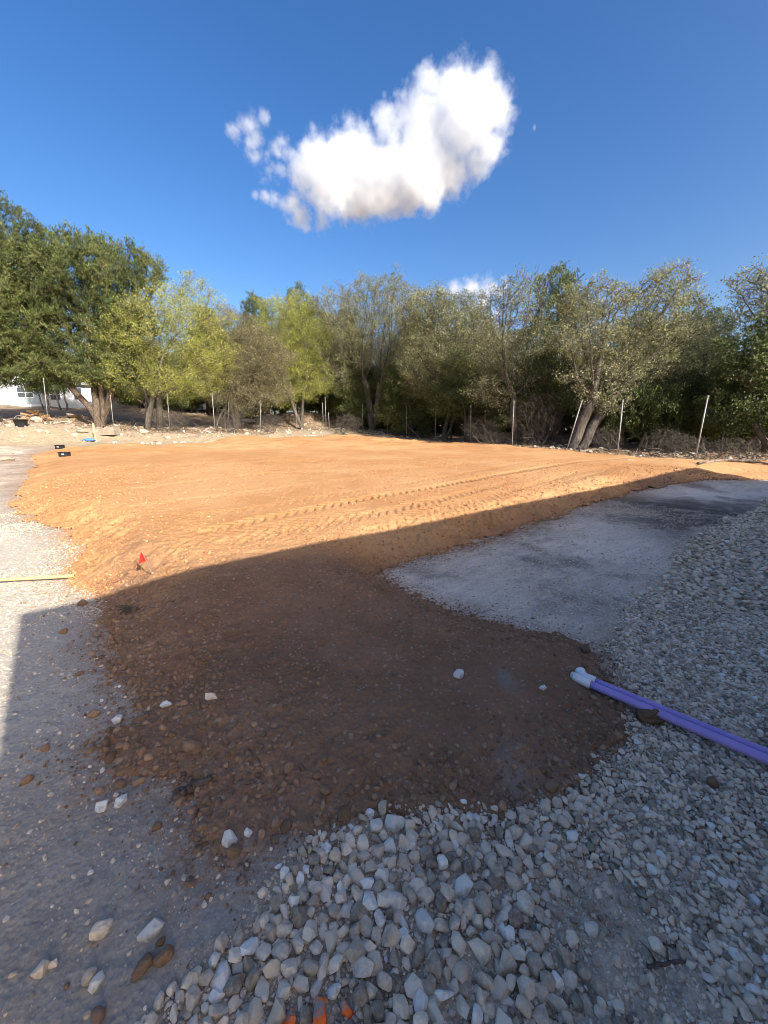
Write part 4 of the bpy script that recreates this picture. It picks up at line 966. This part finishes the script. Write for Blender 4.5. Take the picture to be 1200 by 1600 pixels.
# dark weed tuft on the dirt
b = on_ground(205, 955); mb = MB()
for k in range(46):
    a = random.uniform(0, 6.28); q = np.array([math.cos(a), math.sin(a) * .7, random.uniform(.1, .5)]) * random.uniform(.04, .13); o_ = rng.normal(0, .03, 3) * [1, 1, 0]
    mb.tube([o_, o_ + q * .6 + [0, 0, .01], o_ + q], [.003, .0025, .001], 4)
o = mb.build('dry_weed', mat_plain('dark_weed', (.05, .05, .03), (.10, .085, .05)), None); o.location = b; tag(o, 'flattened dark weed lying on the shaded brown dirt near its left rim', 'weed')

def place(px, py, d=None):
    p = on_ground(px, py) if d is None else gd(px, py, d)
    p[2] = surf1(p[0], p[1]); return p
def black_block(px, py, wpx, lab, rz):
    p = place(px, py); dep = p[1]; w_ = wpx / F * dep
    root = empty('black_box', p, rz, label=lab, cat='box', group='black boxes at the back left corner of the pad'); h_ = w_ * .5
    m = MB(); m.prism([(-w_ * .3, 0), (w_ * .3, 0), (w_ * .26, h_), (-w_ * .26, h_)], -w_ / 2, w_ / 2); m.build('body', M['black'], root)
    m = MB(); m.box(-w_ * .54, w_ * .54, -w_ * .33, w_ * .33, h_ * .86, h_ * 1.02); m.build('lid', M['black'], root)
    m = MB(); m.box(-w_ * .12, w_ * .15, -w_ * .345, -w_ * .30, h_ * .35, h_ * .7); m.build('tag', M['grey'], root)
black_block(101.5, 713, 13, 'small black box sitting on the edge of the orange dirt', .1)
black_block(94, 701, 11, 'small black box just behind the other, off the dirt', -.15)
# blue lid
p = place(139, 689); w_ = 17 / F * p[1]; root = empty('blue_basin', p, label='upturned blue plastic basin beside the wooden stake', cat='basin')
th = np.linspace(0, 2 * np.pi, 28, endpoint=False)
prof = [(1., 0), (1.03, .03), (1., .08), (.9, .2), (.78, .34), (.6, .42), (.3, .45), (0.02, .455)]
v = np.array([(w_ / 2 * a * math.cos(t), w_ / 2 * a * .8 * math.sin(t), w_ * .5 * z_) for a, z_ in prof for t in th]); k = len(th)
fc_ = np.array([(i * k + j, i * k + (j + 1) % k, (i + 1) * k + (j + 1) % k, (i + 1) * k + j) for i in range(len(prof) - 1) for j in range(k)])
link_mesh('shell', v, fc_, [M['blue']], True, root)
MB().tube([(w_ / 2 * 1.06 * math.cos(t), w_ / 2 * .85 * math.sin(t), .02) for t in np.linspace(0, 2 * np.pi, 29)], .018, 8, cap=False).build('rim', M['black'], root, True)
# stake
p = place(150, 690); t = gd(147, 662, p[1]); root = empty('wooden_stake', p, label='pale wooden stake standing by the blue basin', cat='stake'); hh = t[2] - p[2]
m = MB(); m.box(-.045, .045, -.02, .02, -.1, hh * .93); o = m.build('shaft', M['wood'], root); 
m = MB(); m.prism([(-.02, hh * .93), (.02, hh * .93), (.0, hh * 1.03)], -.043, .043); m.build('tip', M['wood'], root)
stick('leaning_lath', [(128, 692), (146, 686)], .016, M['wood'], 'thin pale lath lying behind the blue basin')
# low pale slab by the post
p = place(162, 678); w_ = 42 / F * p[1]; m = MB(); m.prism([(-.35, -.05), (.35, -.05), (.33, .26), (-.33, .3)], -w_ / 2, w_ / 2); m.box(w_ / 2 - .5, w_ / 2 - .02, -.3, .3, .27, .40)
o = m.build('concrete_slab', M['rock'], None); o.location = p; o.rotation_euler[2] = .05; tag(o, 'low pale broken concrete slab behind the wooden stake', 'slab')
# bucket
p = place(34, 667); w_ = 17 / F * p[1]; root = empty('black_tub', p, label='black plastic tub on the shaded rocky bank at far left', cat='tub')
prof = [(.40, 0), (.50, .62), (.54, .62), (.54, .67), (.47, .67), (.38, .06), (.02, .05)]
v = np.array([(w_ * a * math.cos(t), w_ * a * math.sin(t), w_ * z_) for a, z_ in prof for t in th])
fc_ = np.array([(i * k + j, i * k + (j + 1) % k, (i + 1) * k + (j + 1) % k, (i + 1) * k + j) for i in range(len(prof) - 1) for j in range(k)])
link_mesh('shell', v, fc_, [M['black']], True, root)
MB().tube([(w_ * .52 * math.cos(t), -.02 * w_, w_ * (.64 + .35 * math.sin(t))) for t in np.linspace(0, math.pi, 12)], .012, 6).build('handle', M['grey'], root, True)
# boulders on the bank and in the wood
BLD = [(368, 658, 20, 'flat sunlit limestone boulder, left one of the pair on the bank'), (392, 657, 24, 'wide pale limestone boulder, right one of the pair on the bank'), (345, 664, 14, 'grey rock beside the dark trunk on the bank'), (424, 673, 12, 'small pale rock at the foot of the bank near the post'),
       (478, 636, 24, 'whitish boulder deep in shade behind the yellow green tree'), (493, 638, 16, 'smaller whitish boulder touching the big one in the shade'), (115, 648, 24, 'light slab of rock left of the forked trunk, above the blue basin'), (98, 657, 16, 'pale rock lower down beside the light slab'),
       (60, 655, 20, 'flat brownish rock on the dark bank next to the black tub'), (18, 662, 20, 'shaded flat rock left of the black tub'), (33, 704, 20, 'pale stone lying on dry ground left of the black boxes'), (8, 716, 22, 'flat pale stone at the far left edge'),
       (128, 672, 18, 'pale rock between the slab and the blue basin'), (530, 666, 12, 'pale rock in shade right of the close trio of posts'), (300, 668, 16, 'brown rock below the cream panel building'), (225, 672, 18, 'flat rock in leaf litter below the beige house'), (985, 716, 10, 'small pale rock beside the slightly tilted post')]
for i, (px, py, L, lab) in enumerate(BLD):
    p = on_ground(px, py + 4); half = .5 * L / F * p[1]
    v, f = rock_shape(4, np.random.default_rng(900 + i), 9, 16); v = v * [1, 1, .62] * half; v = v * (1 + .12 * fbm(v[:, 0] + v[:, 2], v[:, 1] - v[:, 2], 2.5, 4, i))[:, None]
    o = link_mesh('boulder', v, f, [M['rock']], False, attrs=dict(tint=np.full(len(v), (i * .37) % 1))); o.location = (p[0], p[1], surf1(p[0], p[1]) + half * .18)
    tag(o, lab, 'rock', 'rocks on the bank')
# loose rubble and fallen branches along the wood edge
r2 = np.random.default_rng(77)
n = 9000; a = np.radians(r2.uniform(-48, 50, n)); q = r2.uniform(11, 36, n); P6 = np.stack([q * np.sin(a), q * np.cos(a)], -1)
sf_ = sdist(P6[:, 0], P6[:, 1], FP); k_ = (sf_ > -2.8) & (sf_ < 7) & (sdist(P6[:, 0], P6[:, 1], OUTLINE) < -.2) & (r2.uniform(size=n) < np.where(P6[:, 0] < -1, .8, .35)); P6 = P6[k_]
stones_mesh('rubble', P6, .03 + .13 * r2.uniform(size=len(P6)) ** 3, M['rock'], SHAPES, r2, .3, None, .3, 'pale broken rock strewn along the bank under the trees', 'rubble')
mb = MB()
n = 3600; a = np.radians(r2.uniform(-48, 52, n)); q = r2.uniform(11, 34, n); P7 = np.stack([q * np.sin(a), q * np.cos(a)], -1); sf_ = sdist(P7[:, 0], P7[:, 1], FP)
P7 = P7[(sf_ > -.7) & (sf_ < 5)]; z7 = ground_h(P7[:, 0], P7[:, 1])
for p_, z_ in zip(P7, z7):
    L = r2.uniform(.2, 1.3); an = r2.uniform(0, 6.28); t_ = r2.normal(0, .25); dv = np.array([math.cos(an), math.sin(an), t_]) * L
    b_ = np.array([p_[0], p_[1], z_ + .02 + abs(t_) * .1]); rd = .006 + .018 * r2.uniform() ** 3
    mb.add(*tube([b_, b_ + dv * .5 + r2.normal(0, .05, 3), b_ + dv], [rd, rd * .8, rd * .4], 3, False))
tag(mb.build('brushwood', M['bark_pale'], None), 'litter of fallen sticks and branches under the trees', 'brushwood', None, 'stuff')
n = 30000; a = np.radians(r2.uniform(-50, 54, n)); q = r2.uniform(10, 36, n); P8 = np.stack([q * np.sin(a), q * np.cos(a)], -1); sf_ = sdist(P8[:, 0], P8[:, 1], FP)
P8 = P8[(sf_ > -1.6) & (sf_ < 6) & (r2.uniform(size=n) < sstep(-1.6, 0, sf_))]; z8 = ground_h(P8[:, 0], P8[:, 1]) + r2.uniform(0, .06, len(P8))
c8 = np.column_stack([P8, z8]); ax = r2.normal(size=c8.shape) * [1, 1, .4]; ax /= np.linalg.norm(ax, axis=1)[:, None]; sd = np.cross(ax, r2.normal(size=ax.shape)); sd /= np.linalg.norm(sd, axis=1)[:, None]
hl = ax * r2.uniform(.03, .08, (len(c8), 1)); hw = sd * .025
tag(link_mesh('leaf_litter', np.stack([c8 - hl, c8 + hw, c8 + hl, c8 - hw], 1).reshape(-1, 3), np.arange(len(c8) * 4).reshape(-1, 4), [mat_leaf('fallen_leaves', [(0, (.10, .06, .035)), (.6, (.26, .17, .10)), (1, (.46, .34, .22))], .1)], attrs=dict(tint=np.repeat(r2.uniform(size=len(c8)), 4))),
    'brown fallen leaves over the ground below the trees', 'leaf litter', None, 'stuff')
# larger fallen logs
stick('fallen_log', [(1090, 726), (1130, 721), (1170, 723), (1215, 728)], .045, M['bark_pale'], 'long pale fallen branch beyond the pad at the right edge', 'log', 1.)
stick('fallen_log', [(905, 706), (940, 704), (985, 707)], .05, M['bark_pale'], 'grey fallen branch between the two tilted posts', 'log', 1.)
stick('fallen_log', [(560, 676), (590, 679), (620, 682)], .05, M['bark_pale'], 'thin fallen trunk at the foot of the thick forked oak', 'log', 1.)
# pile of split wood
p = place(52, 641, 26.) ; root = empty('wood_pile', p, label='small heap of orange brown split wood in front of the white mobile home', cat='wood pile')
for k in range(26):
    a = random.uniform(-.9, .9); L = random.uniform(.35, .8); q = np.array([random.uniform(-.75, .75), random.uniform(-.3, .3), 0]); q[2] = random.uniform(.02, .75) * (1 - abs(q[0]) / .9)
    dv = np.array([math.cos(a), math.sin(a), random.uniform(-.35, .35)]) * L / 2
    MB().tube([q - dv, q + dv], [random.uniform(.05, .09)] * 2, 6).build('log', M['rust'], root)

# ------------------------------------------------------------ houses
def window(root, x, z, w_, h_, y, panes=1):
    fr = MB(); t = .07
    fr.box(x - w_ / 2, x + w_ / 2, y - .05, y + .01, z, z + t); fr.box(x - w_ / 2, x + w_ / 2, y - .05, y + .01, z + h_ - t, z + h_)
    fr.box(x - w_ / 2, x - w_ / 2 + t, y - .05, y + .01, z + t, z + h_ - t); fr.box(x + w_ / 2 - t, x + w_ / 2, y - .05, y + .01, z + t, z + h_ - t)
    fr.box(x - w_ / 2 + t, x + w_ / 2 - t, y - .045, y + .008, z + h_ / 2 - .025, z + h_ / 2 + .025)
    if panes > 1: fr.box(x - .025, x + .025, y - .043, y + .006, z + t, z + h_ - t)
    f = fr.build('window', M['trim'], root)
    MB().box(x - w_ / 2 + t, x + w_ / 2 - t, y - .02, y + .004, z + t, z + h_ - t).build('pane', M['glass'], f)
def house(px0, px1, pyb, d, h_, depth, gable, matw, matr, lab, name, cat, roofh, wins, rz=0, extra=None):
    a = gd(px0, pyb, d); b = gd(px1, pyb, d); c = (a + b) / 2; W_ = b[0] - a[0]
    z = min(a[2], float(ground_h(np.array(c[0]), np.array(c[1])))) 
    root = empty(name, (c[0], c[1], z), rz, label=lab, cat=cat)
    x = W_ / 2; m = MB(); m.box(-x, x, 0, depth, -.6, h_)
    if gable:   # gable faces the camera
        v = [(-x, 0, h_), (x, 0, h_), (0, 0, h_ + roofh), (-x, depth, h_), (x, depth, h_), (0, depth, h_ + roofh)]
        m.add(np.array(v, float), [np.array([(0, 1, 2), (5, 4, 3)])])
    m.build('wall', matw, root)
    rf = MB(); o = .35; t = .14
    if gable:
        for s_ in (-1, 1):
            q = [(s_ * (x + o), h_ - o * roofh / x), (0, h_ + roofh), (0, h_ + roofh + t), (s_ * (x + o), h_ - o * roofh / x + t)]
            v = np.array([(u, -o, w_) for u, w_ in q] + [(u, depth + o, w_) for u, w_ in q], float); j = np.arange(4)
            rf.add(v, [np.stack([j, (j + 1) % 4, (j + 1) % 4 + 4, j + 4], -1), np.array([(0, 3, 2, 1), (4, 5, 6, 7)])])
    else:
        rf.prism([(-o, h_), (depth / 2, h_ + roofh), (depth + o, h_), (depth + o, h_ + t), (depth / 2, h_ + roofh + t), (-o, h_ + t)], -x - o, x + o)
    rf.build('roof', matr, root)
    for q in wins: window(root, *q)
    if extra: extra(root, x, h_)
    return root
def ex1(root, x, h_):
    for s_ in (-x, -x * .45, x - .12): MB().box(s_, s_ + .14, -.04, -.003, -.3, h_ - .02).build('corner_board', M['trim'], root)
    MB().box(-x * .40, x * .9, -.035, -.004, .3, h_ - .15).build('siding_panel', M['bluesiding'], root)
house(6, 68, 636, 41, 2.5, 14, True, M['siding'], M['wroof'], 'grey blue and white gabled end of a mobile home at the far left', 'mobile_home', 'house', 1.0, [(.5, .9, 1.7, 1.1, -.04, 2)], 0, ex1)
house(66, 150, 638, 42, 2.3, 5, False, M['siding'], M['roof'], 'long white mobile home with a blue window behind the juniper trunks', 'mobile_home', 'house', .9, [(-1.2, .8, 1.2, 1.2, 0, 1), (1.2, .8, 1.0, 1.3, 0, 1)])
house(-80, 4, 637, 44, 2.4, 5, False, M['siding'], M['roof'], 'white building wing cut by the left edge of the photo', 'mobile_home', 'house', .8, [(1.8, .9, .8, 1.1, 0, 1)])
house(158, 216, 641, 38, 2.3, 6, True, M['beige'], M['wroof'], 'beige house with one sash window seen between two trunks', 'small_house', 'house', 1.0, [(.75, .55, .65, 1.35, 0, 1)])
def ex2(root, x, h_):
    MB().box(-x + .4, x - .4, -.06, -.004, .0, 1.6).build('garage_door', M['black'], root)
house(322, 368, 640, 40, 2.7, 6, False, M['tan'], M['roof'], 'cream building with a dark opening behind the dull olive tree', 'outbuilding', 'building', .7, [], 0, ex2)
house(260, 300, 640, 44, 2.0, 5, False, M['beige'], M['wroof'], 'low beige building glimpsed between dark trunks', 'outbuilding', 'building', .5, [])

# the building the photographer stands against: its wall and eave cast the big shadow
A_ = np.array([-3.02, 2.91]); B_ = np.array([8.85, 11.62]); sback = 5.6; HE = sback * math.tan(R(SUN_EL))
A2 = A_ + SUN_DIR * sback; B2 = B_ + SUN_DIR * sback; wdir = (B2 - A2); LW = np.linalg.norm(wdir); wdir /= LW; ang = math.atan2(wdir[1], wdir[0])
bld = empty('long_building', (A2[0], A2[1], 0), ang, label='long pale building behind the camera whose eave casts the wide shadow', cat='building')
dn_ = np.array([SUN_DIR @ wdir, SUN_DIR @ np.array([-wdir[1], wdir[0]])]); shr_ = dn_[0] / -dn_[1]
def shear(o):
    for v_ in o.data.vertices: v_.co.x += -v_.co.y * shr_
    return o
m = MB(); m.box(.0, LW, -9, -.0, -.4, HE - .16); shear(m.build('wall', M['siding'], bld))
rf = MB(); rf.prism([(-9.3, HE - .16), (.0, HE - .16), (.0, HE), (-4.6, HE + 1.1), (-9.3, HE)], -.0, LW); shear(rf.build('roof', M['roof'], bld))
for xw in (3., 7.4, 11.8):
    fr = MB(); fr.box(xw - .6, xw + .6, .003, .05, 1., 1.08); fr.box(xw - .6, xw + .6, .003, .05, 2.2, 2.28); fr.box(xw - .6, xw - .52, .003, .05, 1.08, 2.2); fr.box(xw + .52, xw + .6, .003, .05, 1.08, 2.2)
    f_ = fr.build('window', M['trim'], bld); MB().box(xw - .52, xw + .52, .002, .02, 1.08, 2.2).build('pane', M['glass'], f_)
MB().box(5., 5.95, .003, .05, 0, 2.05).build('door', M['trim'], bld)

# ------------------------------------------------------------ clouds: real volumes far away
def cloud(name, label, puffs, D, dens, vox, seed):
    """puffs: (px, py, r px) -> spheres D metres away, fused and roughened"""
    r = np.random.default_rng(seed); mb = MB(); d0, f0 = ICO[3]; cores = []
    for px, py, rp in puffs:
        rv = ray(px, py); rv /= np.linalg.norm(rv); R_ = rp / F * D / np.linalg.norm(ray(px, py)) * 1.0; c = rv * (D + r.normal(0, .18) * R_)
        mb.add(d0 * R_ * 1.3 + c, [f0]); cores.append((c, R_))
    m = N('cloud_vapour'); t = m.t; t.nodes.remove(m.b)
    p = m.pos(); fld = None
    for c, R_ in cores:                # depth inside the nearest puff, 0 at its rim, 1 at its heart
        dd = m.n('VectorMath', {0: p, 1: tuple(c)}, operation='DISTANCE').outputs['Value']
        q = m.n('MapRange', {'Value': dd, 'From Min': R_ * 1.18, 'From Max': 0., 'To Min': 0., 'To Max': float(np.clip(R_ / 30. * 700 / D, .52, 1.))}, clamp=False).outputs[0]
        fld = q if fld is None else m.math('MAXIMUM', fld, q)
    k_ = 700 / D
    nz = m.math('ADD', m.math('MULTIPLY', m.math('SUBTRACT', m.noise(p, .024 * k_, 3, .6), .5), 1.1), m.math('MULTIPLY', m.math('SUBTRACT', m.noise(p, .075 * k_, 6, .72), .5), 1.25))
    e1 = m.math('ADD', fld, nz)
    dn = m.math('MULTIPLY', m.n('MapRange', {'Value': e1, 'From Min': .10, 'From Max': .75, 'To Min': 0., 'To Max': 1.}, interpolation_type='SMOOTHSTEP').outputs[0], dens)
    vol = m.n('VolumePrincipled', {'Color': (.94, .95, .965, 1), 'Density': dn, 'Anisotropy': .3})
    t.links.new(vol.outputs[0], t.nodes['Material Output'].inputs['Volume'])
    o = mb.build(name, m.m, None, True)
    md = o.modifiers.new('fuse', 'REMESH'); md.mode = 'VOXEL'; md.voxel_size = vox
    m.m.cycles.volume_step_rate = 1.0 if hasattr(m.m, 'cycles') else 1
    return tag(o, label, 'cloud')
cp_ = [(120, 265, 26), (172, 310, 26), (210, 400, 24), (245, 370, 24), (300, 400, 28), (215, 440, 24), (260, 450, 28), (200, 475, 16), (205, 535, 22), (270, 560, 32), (950, 130, 70), (870, 170, 100), (780, 130, 60), (980, 220, 90), (900, 280, 110), (760, 260, 100), (690, 240, 60), (640, 290, 70), (750, 340, 90), (1020, 290, 45), (980, 350, 65), (1035, 390, 30), (930, 410, 60),
       (850, 450, 80), (740, 460, 105), (620, 470, 105), (520, 370, 68), (460, 350, 50), (390, 340, 42), (380, 400, 60), (540, 480, 95), (430, 470, 85), (340, 450, 55), (640, 560, 65), (520, 550, 55), (780, 530, 50),
       (860, 500, 45), (360, 530, 36), (300, 560, 40), (240, 545, 26), (170, 530, 14), (330, 600, 40), (400, 620, 34), (480, 595, 36), (700, 530, 70), (150, 270, 32), (95, 290, 26), (200, 250, 18), (165, 340, 28), (180, 390, 28),
       (260, 340, 24), (275, 380, 22), (190, 450, 18), (230, 420, 16), (660, 160, 18), (620, 165, 14), (1140, 285, 12), (750, 60, 12)]
cloud('cloud', 'large white ragged cloud high in the middle of the sky', [(322 + x * .45, 60 + y * .45 + (700 - y) * .022, q * .45 * (1.5 if x < 330 and y < 480 else 1.3 if x < 560 else 1.02)) for x, y, q in cp_], 700, .085, 6., 1)
cloud('cloud', 'small low white cloud just above the treetops right of centre', [(690, 457, 11), (712, 454, 15), (738, 450, 18), (765, 446, 19), (790, 442, 17), (760, 468, 14), (735, 480, 14), (775, 490, 16), (800, 470, 12), (755, 520, 16), (785, 540, 14), (770, 580, 14), (725, 462, 13), (752, 456, 15), (778, 455, 16), (800, 448, 14)], 1500, .05, 9., 2)
